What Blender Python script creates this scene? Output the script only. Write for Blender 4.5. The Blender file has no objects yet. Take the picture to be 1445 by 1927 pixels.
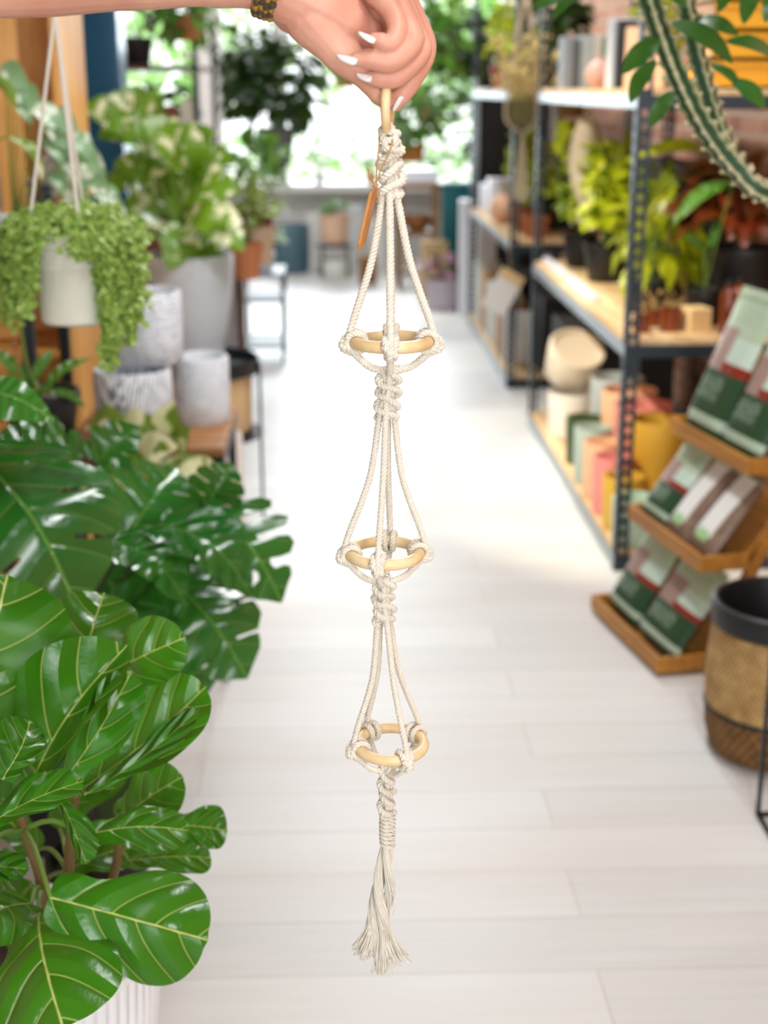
import bpy, math, random
from mathutils import Vector, Matrix
from mathutils.geometry import delaunay_2d_cdt
R = random.Random(7)
PI = math.pi
scene = bpy.context.scene
COL = scene.collection
V = Vector

# ------------------------------------------------------------------ camera and a pixel -> place helper
FPX, CX, CY, EYE = 2600.0, 722.5, 963.5, 1.5
PITCH = math.atan((CY - 165) / FPX)
YAW = math.atan((620 - CX) / math.hypot(FPX, CY - 165))

def at(px, py, Y):
    """the place at depth Y (metres along the aisle) that the photo shows at a pixel"""
    x, y = (px - CX) / FPX, (CY - py) / FPX
    c, s = math.cos(PITCH), math.sin(PITCH)
    d = (x, c + y * s, -s + y * c)
    t = -YAW
    dx, dy = d[0] * math.cos(t) + d[1] * math.sin(t), -d[0] * math.sin(t) + d[1] * math.cos(t)
    k = Y / dy
    return V((dx * k, Y, EYE + d[2] * k))

def floor_at(px, py, z=0.0):
    p = at(px, py, 1.0)
    k = (z - EYE) / (p.z - EYE)
    return V((p.x * k, k, z))

def px_size(n, Y, py=600):
    """length in metres of n photo pixels at depth Y"""
    return (at(CX + n, py, Y) - at(CX, py, Y)).length

# ------------------------------------------------------------------ mesh collecting
class MB:
    def __init__(s):
        s.v, s.f, s.uv, s.m, s.mi = [], [], [], [], 0
    def add(s, vs, fs, uvs=None):
        b = len(s.v)
        s.v += [tuple(p) for p in vs]
        s.f += [tuple(b + i for i in f) for f in fs]
        s.uv += list(uvs) if uvs else [(0.0, 0.0)] * len(vs)
        s.m += [s.mi] * len(fs)
        return s
    def box(s, c, size, M=None):
        c = V(c); hx, hy, hz = size[0] / 2, size[1] / 2, size[2] / 2
        vs = [V((x, y, z)) for x in (-hx, hx) for y in (-hy, hy) for z in (-hz, hz)]
        vs = [(M @ p if M else p) + c for p in vs]
        return s.add(vs, [(0, 1, 3, 2), (4, 6, 7, 5), (0, 4, 5, 1), (2, 3, 7, 6), (0, 2, 6, 4), (1, 5, 7, 3)])
    def bar(s, a, b, w, h=None, up=V((0, 0, 1))):
        a, b = V(a), V(b); d = b - a; L = d.length; d.normalize()
        if abs(d.dot(up)) > .95: up = V((0, 1, 0))
        x = d.cross(up).normalized(); z = x.cross(d)
        M = Matrix((x, d, z)).transposed()
        return s.box((a + b) / 2, (w, L, h or w), M)
    def tube(s, pts, r, n=8, cap=True):
        pts = [V(p) for p in pts]; k = len(pts)
        rs = r if isinstance(r, (list, tuple)) else [r] * k
        vs, fs = [], []
        u = None
        for i, p in enumerate(pts):
            t = (pts[min(i + 1, k - 1)] - pts[max(i - 1, 0)])
            t = t.normalized() if t.length > 1e-9 else V((0, 0, 1))
            if u is None:
                u = t.orthogonal().normalized()
            else:
                u = u - t * u.dot(t)
                u = u.normalized() if u.length > 1e-6 else t.orthogonal().normalized()
            w = t.cross(u)
            for j in range(n):
                a = 2 * PI * j / n
                vs.append(p + (u * math.cos(a) + w * math.sin(a)) * rs[i])
        for i in range(k - 1):
            for j in range(n):
                fs.append((i * n + j, i * n + (j + 1) % n, (i + 1) * n + (j + 1) % n, (i + 1) * n + j))
        if cap:
            fs.append(tuple(range(n - 1, -1, -1))); fs.append(tuple((k - 1) * n + j for j in range(n)))
        return s.add(vs, fs)
    def lathe(s, prof, c=(0, 0, 0), n=32, M=None, rib=None):
        """prof: (radius, z) from the bottom axis up the outside and down the inside"""
        c = V(c); vs, fs = [], []
        for (r, z) in prof:
            for j in range(n):
                a = 2 * PI * j / n
                q = r * (1 + rib[1] * math.cos(a * rib[0])) if rib and rib[2] <= z <= rib[3] and r > .01 else r
                p = V((q * math.cos(a), q * math.sin(a), z))
                vs.append((M @ p if M else p) + c)
        for i in range(len(prof) - 1):
            for j in range(n):
                fs.append((i * n + j, i * n + (j + 1) % n, (i + 1) * n + (j + 1) % n, (i + 1) * n + j))
        if prof[0][0] > 1e-6: fs.append(tuple(range(n - 1, -1, -1)))
        if prof[-1][0] > 1e-6: fs.append(tuple((len(prof) - 1) * n + j for j in range(n)))
        return s.add(vs, fs)
    def ball(s, c, r, n=10, sq=(1, 1, 1), M=None):
        pr = [V((math.sin(PI * i / n), 0, -math.cos(PI * i / n))) for i in range(n + 1)]
        vs, fs = [], []
        m = n + 2
        for p in pr:
            for j in range(m):
                a = 2 * PI * j / m
                q = V((p.x * math.cos(a) * sq[0], p.x * math.sin(a) * sq[1], p.z * sq[2])) * r
                vs.append((M @ q if M else q) + V(c))
        for i in range(n):
            for j in range(m):
                fs.append((i * m + j, i * m + (j + 1) % m, (i + 1) * m + (j + 1) % m, (i + 1) * m + j))
        return s.add(vs, fs)
    def build(s, name, mats, parent=None, world=False, smooth=True, bevel=0, solid=0, angle=40):
        me = bpy.data.meshes.new(name)
        off = V(parent.location) if (world and parent) else V((0, 0, 0))
        if world and parent and parent.parent: off = V(parent.parent.location)
        me.from_pydata([tuple(V(p) - off) for p in s.v], [], s.f)
        mats = mats if isinstance(mats, (list, tuple)) else [mats]
        for m in mats: me.materials.append(m)
        uvl = me.uv_layers.new(name='UVMap')
        for l in me.loops: uvl.data[l.index].uv = s.uv[l.vertex_index]
        for p, mi in zip(me.polygons, s.m):
            p.material_index = mi; p.use_smooth = smooth
        me.update()
        if smooth and angle < 180: 
            try: me.set_sharp_from_angle(angle=math.radians(angle))
            except Exception: pass
        o = bpy.data.objects.new(name, me); COL.objects.link(o)
        if parent: o.parent = parent
        if bevel:
            b = o.modifiers.new('edge', 'BEVEL'); b.width = bevel; b.segments = 2; b.limit_method = 'ANGLE'; b.angle_limit = math.radians(50)
        if solid:
            q = o.modifiers.new('thick', 'SOLIDIFY'); q.thickness = solid; q.offset = 0
        return o

def tag(o, label=None, cat=None, group=None, kind=None):
    if label: o['label'] = label
    if cat: o['category'] = cat
    if group: o['group'] = group
    if kind: o['kind'] = kind
    return o
def thing(name, label, cat, loc=(0, 0, 0), rz=0, group=None):
    o = bpy.data.objects.new(name, None); COL.objects.link(o)
    o.empty_display_size = .05
    o.location = loc; o.rotation_euler = (0, 0, rz)
    return tag(o, label, cat, group)
def dup(root, loc, rz=0, label=None, group=None):
    def cp(o, par):
        c = o.copy(); COL.objects.link(c)
        if par: c.parent = par
        for ch in [x for x in o.children]: cp(ch, c)
        return c
    r = cp(root, None)
    r.location = loc; r.rotation_euler = (0, 0, rz)
    return tag(r, label, None, group)

# ------------------------------------------------------------------ curves
def smooth_path(pts, ds):
    pts = [V(p) for p in pts]
    out = []
    k = len(pts)
    for i in range(k - 1):
        p0, p1, p2, p3 = pts[max(i - 1, 0)], pts[i], pts[i + 1], pts[min(i + 2, k - 1)]
        n = max(1, int((p2 - p1).length / ds))
        for j in range(n):
            t = j / n
            out.append(.5 * ((2 * p1) + (p2 - p0) * t + (2 * p0 - 5 * p1 + 4 * p2 - p3) * t * t + (3 * p1 - p0 - 3 * p2 + p3) * t ** 3))
    out.append(pts[-1])
    return out
def rope(mb, pts, r, lay=.012, n=6, strands=3, ds=.0013, phase=0.0):
    """a laid cord: strands twisted round the path"""
    path = smooth_path(pts, ds)
    k = len(path); u = None; s = 0
    fr = []
    for i, p in enumerate(path):
        t = (path[min(i + 1, k - 1)] - path[max(i - 1, 0)])
        t = t.normalized() if t.length > 1e-9 else V((0, 0, 1))
        u = t.orthogonal().normalized() if u is None else (u - t * u.dot(t)).normalized()
        if i: s += (p - path[i - 1]).length
        fr.append((p, u.copy(), t.cross(u), s))
    for q in range(strands):
        sp = []
        for (p, u_, w_, s_) in fr:
            a = phase + 2 * PI * (q / strands + s_ / lay)
            sp.append(p + (u_ * math.cos(a) + w_ * math.sin(a)) * r * .54)
        mb.tube(sp, r * .50, n)
# ------------------------------------------------------------------ materials
def srgb(h):
    if isinstance(h, str):
        h = h.lstrip('#'); c = [int(h[i:i + 2], 16) / 255 for i in (0, 2, 4)]
    else: c = [x / 255 for x in h]
    return tuple((x / 12.92 if x <= .04045 else ((x + .055) / 1.055) ** 2.4) for x in c) + (1.0,)
class NT:
    def __init__(s, name):
        s.m = bpy.data.materials.new(name); s.m.use_nodes = True
        s.t = s.m.node_tree; s.n = s.t.nodes; s.n.clear()
        s.out = s.n.new('ShaderNodeOutputMaterial')
        s.b = s.n.new('ShaderNodeBsdfPrincipled')
        s.l(s.b.outputs[0], s.out.inputs[0])
    def l(s, a, b): s.t.links.new(a, b)
    def N(s, kind, **kw):
        n = s.n.new('ShaderNode' + kind)
        for k, v in kw.items():
            if k in n.inputs: n.inputs[k].default_value = v
            else: setattr(n, k, v)
        return n
    def math(s, op, a, b=None, clamp=False):
        n = s.n.new('ShaderNodeMath'); n.operation = op; n.use_clamp = clamp
        for i, x in enumerate((a, b)):
            if x is None: continue
            if isinstance(x, (int, float)): n.inputs[i].default_value = x
            else: s.l(x, n.inputs[i])
        return n.outputs[0]
    def mix(s, f, a, b, blend='MIX'):
        n = s.n.new('ShaderNodeMix'); n.data_type = 'RGBA'; n.blend_type = blend
        for i, x in ((0, f), (6, a), (7, b)):
            if isinstance(x, (int, float, tuple)): n.inputs[i].default_value = x
            else: s.l(x, n.inputs[i])
        return n.outputs[2]
    def ramp(s, x, stops):
        n = s.n.new('ShaderNodeValToRGB'); e = n.color_ramp.elements
        while len(e) < len(stops): e.new(.5)
        for q, (p, c) in zip(e, stops): q.position = p; q.color = c if isinstance(c, tuple) else (c, c, c, 1)
        s.l(x, n.inputs[0]); return n.outputs[0]
    def noise(s, scale, detail=3, co=None, rough=.5):
        n = s.N('TexNoise', Scale=scale, Detail=detail, Roughness=rough)
        if co is None:
            tc = s.N('TexCoord'); co = tc.outputs['Object']
        s.l(co, n.inputs['Vector']); return n.outputs['Fac']
    def bump(s, h, strength=.3, dist=.002):
        b = s.N('Bump', Strength=strength, Distance=dist)
        s.l(h, b.inputs['Height']); s.l(b.outputs[0], s.b.inputs['Normal'])
    def set(s, **kw):
        for k, v in kw.items():
            k = k.replace('_', ' ')
            s.b.inputs[k].default_value = v
        return s
_M = {}
def plain(name, col, rough=.5, var=.12, scale=18, bump=0, metal=0, **kw):
    """a plain painted, glazed or moulded surface with a little mottling"""
    if name in _M: return _M[name]
    t = NT(name); c = srgb(col)
    f = t.noise(scale, 3)
    d = tuple(x * (1 - var) for x in c[:3]) + (1,)
    t.l(t.mix(f, d, tuple(min(1, x * (1 + var * .6)) for x in c[:3]) + (1,)), t.b.inputs['Base Color'])
    t.set(Roughness=rough, Metallic=metal, **kw)
    if bump: t.bump(t.noise(scale * 8, 4), bump, .001)
    _M[name] = t.m
    return t.m
def wood(name, c1, c2, scale=3, axis='Y', rough=.5, stretch=14):
    if name in _M: return _M[name]
    t = NT(name)
    tc = t.N('TexCoord'); mp = t.N('Mapping')
    sc = [scale * stretch] * 3; sc['XYZ'.index(axis)] = scale
    mp.inputs['Scale'].default_value = sc
    t.l(tc.outputs['Object'], mp.inputs['Vector'])
    f = t.noise(1.0, 5, mp.outputs[0], .6)
    t.l(t.ramp(f, [(.3, srgb(c1)), (.7, srgb(c2))]), t.b.inputs['Base Color'])
    t.set(Roughness=rough); t.bump(f, .2, .001)
    _M[name] = t.m
    return t.m
def leafmat(name, dark, light, vein=None, under=None, rough=.32, nlat=6, slope=.9, trans=.25, patch=None, vw=.09, varscale=6, coat=0, curve=None):
    """leaf: veins from the leaf's own coordinates, paler underside, light passing through"""
    if name in _M: return _M[name]
    t = NT(name)
    uv = t.N('UVMap'); sp = t.N('SeparateXYZ'); t.l(uv.outputs[0], sp.inputs[0])
    x, y = sp.outputs[0], sp.outputs[1]
    ax = t.math('ABSOLUTE', x)
    base = t.mix(t.noise(varscale, 3), srgb(dark), srgb(light))
    if patch:
        n = t.noise(patch[1], 2, None, .6)
        base = t.mix(t.ramp(n, [(patch[2], 0.0), (patch[2] + .06, 1.0)]), base, srgb(patch[0]))
    if vein:
        q = t.math('SUBTRACT', y, t.math('MULTIPLY', ax, slope))
        q = t.math('ADD', q, t.math('MULTIPLY', t.math('MULTIPLY', ax, ax), slope * .6 if curve is None else -curve))
        q = t.math('ADD', q, t.math('MULTIPLY', t.math('GREATER_THAN', x, 0.0), .45 / nlat))
        fr = t.math('FRACT', t.math('MULTIPLY', q, float(nlat)))
        d = t.math('ABSOLUTE', t.math('SUBTRACT', fr, .5))
        lat = t.ramp(d, [(0, 1.0), (vw, 0.0)])
        mid = t.ramp(ax, [(.004, 1.0), (.011, 0.0)])
        vv = t.math('MAXIMUM', lat, mid)
        base = t.mix(t.math('MULTIPLY', vv, .9), base, srgb(vein))
        hh = t.math('SUBTRACT', t.math('MULTIPLY', d, 1.0), t.math('MULTIPLY', mid, .2))
        t.bump(t.math('ADD', t.math('POWER', hh, .6), t.math('MULTIPLY', t.noise(45, 3), .12)), .8, .016)
    if under:
        g = t.N('NewGeometry')
        base = t.mix(g.outputs['Backfacing'], base, srgb(under))
    t.l(base, t.b.inputs['Base Color'])
    t.set(Roughness=rough, Coat_Weight=coat, Coat_Roughness=.15)
    tr = t.N('BsdfTranslucent'); t.l(t.mix(.5, base, (.45, .75, .06, 1)), tr.inputs[0])
    ms = t.N('MixShader'); ms.inputs[0].default_value = trans
    t.l(t.b.outputs[0], ms.inputs[1]); t.l(tr.outputs[0], ms.inputs[2]); t.l(ms.outputs[0], t.out.inputs[0])
    _M[name] = t.m
    return t.m

def floor_mat():
    t = NT('whitewashed_planks')
    tc = t.N('TexCoord')
    br = t.N('TexBrick', Scale=1.0)
    br.inputs['Mortar Size'].default_value = .0016; br.inputs['Brick Width'].default_value = 1.22; br.inputs['Row Height'].default_value = .165
    br.inputs['Mortar Smooth'].default_value = .1
    br.inputs['Color1'].default_value = srgb('#dfe2e0'); br.inputs['Color2'].default_value = srgb('#d2d5d3'); br.inputs['Mortar'].default_value = srgb('#b9b2a8')
    br.offset = .37; br.offset_frequency = 2
    mp = t.N('Mapping'); mp.inputs['Location'].default_value = (.31, .05, 0); t.l(tc.outputs['Object'], mp.inputs[0]); t.l(mp.outputs[0], br.inputs['Vector'])
    gm = t.N('Mapping'); gm.inputs['Scale'].default_value = (2.2, 42, 1); t.l(tc.outputs['Object'], gm.inputs[0])
    g = t.noise(1.0, 6, gm.outputs[0], .65)
    bm = t.N('Mapping'); bm.inputs['Scale'].default_value = (.9, 3.2, 1); t.l(tc.outputs['Object'], bm.inputs[0])
    b2 = t.noise(1.0, 3, bm.outputs[0], .5)
    c = t.mix(t.ramp(g, [(.35, 0.0), (.75, .45)]), br.outputs['Color'], srgb('#f2efea'))
    c = t.mix(t.ramp(b2, [(.45, 0.0), (.8, .5)]), c, srgb('#cec5bb'))
    t.l(c, t.b.inputs['Base Color'])
    t.l(t.ramp(g, [(.2, .34), (.8, .5)]), t.b.inputs['Roughness'])
    t.bump(t.math('SUBTRACT', t.math('MULTIPLY', g, .25), br.outputs['Fac']), .25, .0012)
    return t.m
def brick_mat(name='brick', axes='YZ', c1='#a86a50', c2='#cf9c80', mortar='#cdb8a4'):
    t = NT(name)
    tc = t.N('TexCoord'); sp = t.N('SeparateXYZ'); t.l(tc.outputs['Object'], sp.inputs[0])
    cb = t.N('CombineXYZ'); t.l(sp.outputs['XYZ'.index(axes[0])], cb.inputs[0]); t.l(sp.outputs['XYZ'.index(axes[1])], cb.inputs[1])
    br = t.N('TexBrick', Scale=1.0)
    br.inputs['Mortar Size'].default_value = .009; br.inputs['Brick Width'].default_value = .23; br.inputs['Row Height'].default_value = .078
    br.inputs['Color1'].default_value = srgb(c1); br.inputs['Color2'].default_value = srgb(c2); br.inputs['Mortar'].default_value = srgb(mortar)
    t.l(cb.outputs[0], br.inputs['Vector'])
    c = t.mix(t.ramp(t.noise(7, 4), [(.4, 0.0), (.7, .6)]), br.outputs['Color'], srgb('#e0b195'))
    t.l(c, t.b.inputs['Base Color']); t.set(Roughness=.85)
    t.bump(t.math('SUBTRACT', t.math('MULTIPLY', t.noise(40, 4), .4), br.outputs['Fac']), .6, .006)
    return t.m
def weave_mat(name, c1, c2, sx=90, sz=70):
    t = NT(name); tc = t.N('TexCoord'); sp = t.N('SeparateXYZ'); t.l(tc.outputs['Object'], sp.inputs[0])
    ang = t.math('ARCTAN2', sp.outputs[1], sp.outputs[0])
    a = t.math('SINE', t.math('MULTIPLY', ang, sx)); z = t.math('SINE', t.math('MULTIPLY', sp.outputs[2], sz * 6.283))
    h = t.math('MULTIPLY', a, z)
    f = t.math('ADD', t.math('MULTIPLY', h, .35), t.noise(30, 3))
    t.l(t.ramp(f, [(.2, srgb(c1)), (.8, srgb(c2))]), t.b.inputs['Base Color']); t.set(Roughness=.85)
    t.bump(h, .7, .004)
    return t.m
def skin_mat():
    t = NT('skin')
    f = t.noise(22, 4); g = t.noise(160, 3)
    c = t.mix(t.ramp(f, [(.35, 0.0), (.7, 1.0)]), srgb('#cc8f79'), srgb('#dca890'))
    t.l(c, t.b.inputs['Base Color'])
    t.set(Roughness=.5, Subsurface_Weight=.35, Subsurface_Scale=.008)
    t.b.inputs['Subsurface Radius'].default_value = (1.0, .35, .2)
    t.bump(g, .12, .0006)
    return t.m
def cotton_mat():
    t = NT('cotton_cord')
    f = t.noise(240, 3)
    t.l(t.mix(f, srgb('#d2cab8'), srgb('#e9e3d5')), t.b.inputs['Base Color'])
    t.set(Roughness=.9, Sheen_Weight=.25)
    t.bump(t.noise(900, 2), .35, .0006)
    return t.m
def glass_mat():
    t = NT('window_glass'); t.n.remove(t.b)
    tr = t.N('BsdfTransparent'); gl = t.N('BsdfGlossy', Roughness=.02)
    fr = t.N('Fresnel', IOR=1.45); ms = t.N('MixShader')
    t.l(fr.outputs[0], ms.inputs[0]); t.l(tr.outputs[0], ms.inputs[1]); t.l(gl.outputs[0], ms.inputs[2]); t.l(ms.outputs[0], t.out.inputs[0])
    return t.m
# ------------------------------------------------------------------ leaves
def inside(p, poly):
    c = False; n = len(poly)
    for i in range(n):
        a, b = poly[i], poly[i - 1]
        if (a[1] > p[1]) != (b[1] > p[1]) and p[0] < (b[0] - a[0]) * (p[1] - a[1]) / (b[1] - a[1]) + a[0]: c = not c
    return c
def leaf_template(outline, step=.06, holes=()):
    pts = [V((x, y)) for x, y in outline]; n = len(pts)
    edges = [(i, (i + 1) % n) for i in range(n)]
    polys = []
    for h in holes:
        b = len(pts); pts += [V((x, y)) for x, y in h]
        edges += [(b + i, b + (i + 1) % len(h)) for i in range(len(h))]; polys.append(h)
    xs = [p[0] for p in outline]; ys = [p[1] for p in outline]
    y = min(ys) + step * .5; row = 0
    while y < max(ys):
        x = -math.ceil(max(map(abs, xs)) / step) * step
        while x < max(xs):
            q = (x, y)
            if inside(q, outline) and not any(inside(q, h) for h in polys): pts.append(V(q))
            x += step
        y += step
    v, e, f, *_ = delaunay_2d_cdt(pts, edges, [], 0, 1e-5)
    fs = []
    for t in f:
        c = sum((V(v[i]) for i in t), V((0, 0))) / len(t)
        if inside(c, outline) and not any(inside(c, h) for h in polys): fs.append(tuple(t))
    return [(p[0], p[1]) for p in v], fs
def oval(wide=.5, peak=.45, tipp=1.0, basep=.8, n=14, wav=0.0, neck=0.0):
    """outline of a simple leaf of length 1: half-width profile with its peak at y = peak"""
    def w(y):
        if y < peak: q = math.sin(PI / 2 * (y / peak)) ** basep
        else: q = math.cos(PI / 2 * ((y - peak) / (1 - peak))) ** tipp
        return wide / 2 * q * (1 - neck * math.exp(-((y - .3) / .12) ** 2))
    right = [(w(i / n) * (1 + wav * math.sin(i * 2.3)), i / n) for i in range(1, n)]
    return [(0, 0)] + right + [(0, 1.0)] + [(-x, y) for x, y in reversed(right)]
def fiddle_outline():
    prof = [(0, 0), (.13, .0), (.2, .06), (.215, .14), (.205, .24), (.235, .34), (.31, .45), (.375, .57), (.40, .69), (.375, .82), (.30, .92), (.17, .985), (.05, 1.0)]
    r = smooth2(prof)
    return r + [(0, 1.012)] + [(-x, y) for x, y in reversed(r[1:])]
def smooth2(p, k=2):
    q = smooth_path([V((a, b, 0)) for a, b in p], .03)
    return [(v.x, v.y) for v in q]
def monstera_outline(wide=1.0, lobes=6, depth=.30, gap=.035, up=.16, seed=1):
    rr = random.Random(seed)
    def w(y):
        if y < .3: return wide / 2 * math.sqrt(max(0, 1 - ((.3 - y) / .42) ** 2))
        return wide / 2 * math.cos(PI / 2 * ((y - .3) / .7)) ** .75
    side = []
    y0, y1 = -.1, .96
    for i in range(lobes):
        a = y0 + (y1 - y0) * i / lobes; b = y0 + (y1 - y0) * (i + 1) / lobes
        for k in range(5):
            y = a + gap * .5 + (b - a - gap) * k / 4
            x = w(y) * (1 - .06 * abs(k - 2))
            side.append((x, y + up * x * (1 if i else .3)))
        if i < lobes - 1:
            dd = depth * rr.uniform(.75, 1.2)
            xi = max(.05, w(b) * dd); xm = (w(b) + xi) / 2
            side.append((xm, b - gap * .35 + up * xm * .8)); side.append((xi + .02, b - gap * .45 + up * xi * .5)); side.append((xi, b + up * xi * .45)); side.append((xi + .02, b + gap * .45 + up * xi * .5)); side.append((xm, b + gap * .35 + up * xm * .8))
    return [(0.02, 0.02)] + side + [(0, 1.02)] + [(-x, y) for x, y in reversed(side)] + [(-.02, .02)]
T_FIDDLE = leaf_template(fiddle_outline(), .05)
T_MONST = [leaf_template(monstera_outline(1.05, 4, .34, .030, .16, k), .05) for k in (1, 2, 3)]
T_MONST2 = leaf_template(monstera_outline(.95, 5, .2, .09, .2, 5), .055)
T_OVAL = leaf_template(oval(.5, .45, .8, .7, 12), .1)
T_WIDE = leaf_template(oval(.8, .4, .7, .6, 12), .1)
T_STRAP = leaf_template(oval(.24, .5, .7, .5, 12), .08)
T_SMALL = ([(0, 0), (.22, .25), (.28, .55), (0, 1), (-.28, .55), (-.22, .25), (0, .5)], [(0, 1, 6), (1, 2, 6), (2, 3, 6), (3, 4, 6), (4, 5, 6), (5, 0, 6)])
T_DISC = ([(0.5 * math.sin(2 * PI * k / 8), .5 - .5 * math.cos(2 * PI * k / 8)) for k in range(8)] + [(0, .5)], [(k, (k + 1) % 8, 8) for k in range(8)])

def put_leaf(mb, tpl, base, tip, normal, width=1.0, bend=.08, cup=.12, wave=.03, curl=0.0, roll=0.0, seed=0):
    """normal: the way the upper face looks; bend arches the midrib, cup lifts the margins, curl folds the tip over"""
    base, tip, normal = V(base), V(tip), V(normal)
    y = tip - base; L = y.length; y.normalize()
    x = y.cross(normal)
    x = x.normalized() if x.length > 1e-6 else y.orthogonal().normalized()
    n = x.cross(y)
    vs = []
    for (a, b) in tpl[0]:
        ax = abs(a)
        z = bend * math.sin(PI * min(max(b, 0), 1)) + cup * ax * (1 if cup else 0) * (.4 + ax) * 2 + wave * math.sin(b * 15 + seed * 1.7 + (1.5 if a > 0 else 0)) * ax * 2 - curl * max(0, b - .45) ** 2 * 3 + roll * a
        vs.append(base + y * (b * L) + x * (a * L * width) + n * (z * L))
    mb.add(vs, tpl[1], [(a, b) for a, b in tpl[0]])
def petiole(mb, a, b, r=.003, sag=.0, n=6, taper=.75):
    a, b = V(a), V(b)
    m = (a + b) / 2 + V((0, 0, sag))
    pts = smooth_path([a, m, b], max(.01, (b - a).length / 10))
    k = len(pts)
    mb.tube(pts, [r * (1 - (1 - taper) * i / (k - 1)) for i in range(k)], n)
def bush(name, label, cat, loc, mats, tpl, n=60, rad=(.15, .15, .18), leaf=(.06, .1), width=1.0, center=(0, 0, .2), stem_base=(0, 0, 0), stem_r=.003,
         droop=.2, seed=1, pot=None, group=None, lowcut=-.35, stems=14, clip=None, bend=.1, rnd=.5):
    """a leafy plant: foliage of many leaves turned outwards and up, stems, and the pot it grows in"""
    rr = random.Random(seed)
    root = thing(name, label, cat, loc, 0, group)
    f, s = MB(), MB()
    c = V(center); sb = V(stem_base)
    for i in range(n):
        while True:
            d = V((rr.gauss(0, 1), rr.gauss(0, 1), rr.gauss(0, 1))).normalized()
            if d.z > lowcut: break
        k = rr.uniform(.45, 1.0)
        p = c + V((d.x * rad[0], d.y * rad[1], d.z * rad[2])) * k
        L = rr.uniform(*leaf)
        out = (V((d.x, d.y, d.z * .5 - droop)) + V((rr.uniform(-rnd, rnd), rr.uniform(-rnd, rnd), rr.uniform(-rnd, rnd)))).normalized()
        e = p + out * L
        if clip:
            w_ = L * .22
            if any(not (clip[k] + w_ <= q[k] + loc[k] <= clip[3 + k] - w_) for q in (p, e) for k in range(3)): continue
        nrm = (V((0, 0, 1)) + d * .6 + V((rr.uniform(-.4, .4), rr.uniform(-.4, .4), 0))).normalized()
        t_ = tpl if not isinstance(tpl, list) else rr.choice(tpl)
        put_leaf(f, t_, p, p + out * L, nrm, width, bend, .1, .02, .15, 0, i)
        if i < stems: petiole(s, sb + V((rr.uniform(-.01, .01), rr.uniform(-.01, .01), 0)), p, stem_r, .02)
    f.build('foliage', mats[0], root, angle=180)
    s.build('stem', mats[1], root)
    if pot: pot(root)
    return root
def pot_prof(rb, rt, h, lip=.006, wall=.006, lip_h=.02, soil=.02):
    return [(0, 0), (rb * .96, 0), (rb, .004), (rt, h - lip_h), (rt + lip, h - lip_h), (rt + lip, h - .003), (rt + lip - .003, h), (rt - wall, h), (rt - wall - .002, h - .01), (rt - wall - .004, h - soil), (0, h - soil)]
def add_pot(root, mat, soilmat, rb, rt, h, z=0, c=(0, 0), n=36, lip=.004, name='pot'):
    m = MB(); m.lathe(pot_prof(rb, rt, h, lip)[:-2] + [(rt - .012, h - .03), (rb * .9, .012), (0, .012)], (c[0], c[1], z), n)
    o = m.build(name, mat, root)
    if soilmat:
        q = MB(); q.lathe([(0, h - .034), (rt - .0135, h - .034), (rt - .0135, h - .026), (rt * .5, h - .018), (0, h - .016)], (c[0], c[1], z), 20); q.build('soil', soilmat, root)
    return o
SOIL = plain('potting_soil', '#3a2a1e', .95, .4, 60, .8)
STEM = plain('green_stem', '#6f8f3a', .5)
STEMB = plain('woody_stem', '#7a6238', .7)
STEMD = plain('dark_stem', '#3d4a22', .6)
BLACKP = plain('black_nursery_plastic', '#17181a', .45)
L_FIDDLE = leafmat('fiddle_leaf', '#0f4a05', '#3d9210', '#cfe07c', '#6da12e', .24, 3.7, .5, .22, None, .034, 7, .1, curve=1.5)
L_MONST = leafmat('monstera_leaf', '#0c4413', '#2a8426', '#74b04c', '#4f9538', .2, 5, .4, .12, None, .03, 4, .6, curve=.6)
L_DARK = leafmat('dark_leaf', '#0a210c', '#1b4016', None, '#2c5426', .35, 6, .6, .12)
L_MID = leafmat('mid_green_leaf', '#2f6a1f', '#5a9a2e', '#88b85a', '#6c9a4a', .35, 5, .7, .25)
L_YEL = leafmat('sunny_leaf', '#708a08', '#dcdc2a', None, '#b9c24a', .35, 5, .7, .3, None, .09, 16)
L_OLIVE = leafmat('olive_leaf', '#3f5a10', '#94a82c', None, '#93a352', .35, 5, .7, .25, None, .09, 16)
L_VARI = leafmat('variegated_leaf', '#4a7a18', '#7fa82e', None, '#8aa55a', .32, 6, .6, .3, ('#f2f4cc', 15, .545))
L_STRING = leafmat('string_leaf', '#7aa83c', '#c4dc7c', None, '#b4d080', .4, 5, .7, .25, None, .09, 60)
# ------------------------------------------------------------------ the three-tier cord hanger
COTTON = cotton_mat()
RINGW = wood('ring_wood', '#dcb880', '#efd9ae', 9, 'Y', .34, 5)
TAGW = wood('tag_wood', '#a9682c', '#d69a55', 20, 'Z', .6, 9)
TWINE = plain('jute_twine', '#b98f58', .9, .3, 200)
HY = 1.2
hx = lambda px, py: at(px, py, HY).x
hz = lambda py, px=728: at(px, py, HY).z
AX = hx(731, 640)
hang = thing('macrame_hanger', 'cream cotton macrame plant hanger with three wooden rings, held up by the hand', 'plant hanger', (AX, HY, hz(1830)))
RM, RT = .0315, .0054
def ring_mesh(c, rm, rt, M=None):
    m = MB(); n1, n2 = 64, 14
    vs, fs = [], []
    for i in range(n1):
        a = 2 * PI * i / n1
        for j in range(n2):
            b = 2 * PI * j / n2
            p = V(((rm + rt * math.cos(b)) * math.cos(a), (rm + rt * math.cos(b)) * math.sin(a), rt * math.sin(b)))
            vs.append((M @ p if M else p) + V(c))
    for i in range(n1):
        for j in range(n2):
            fs.append((i * n2 + j, ((i + 1) % n1) * n2 + j, ((i + 1) % n1) * n2 + (j + 1) % n2, i * n2 + (j + 1) % n2))
    m.add(vs, fs)
    return m
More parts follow.
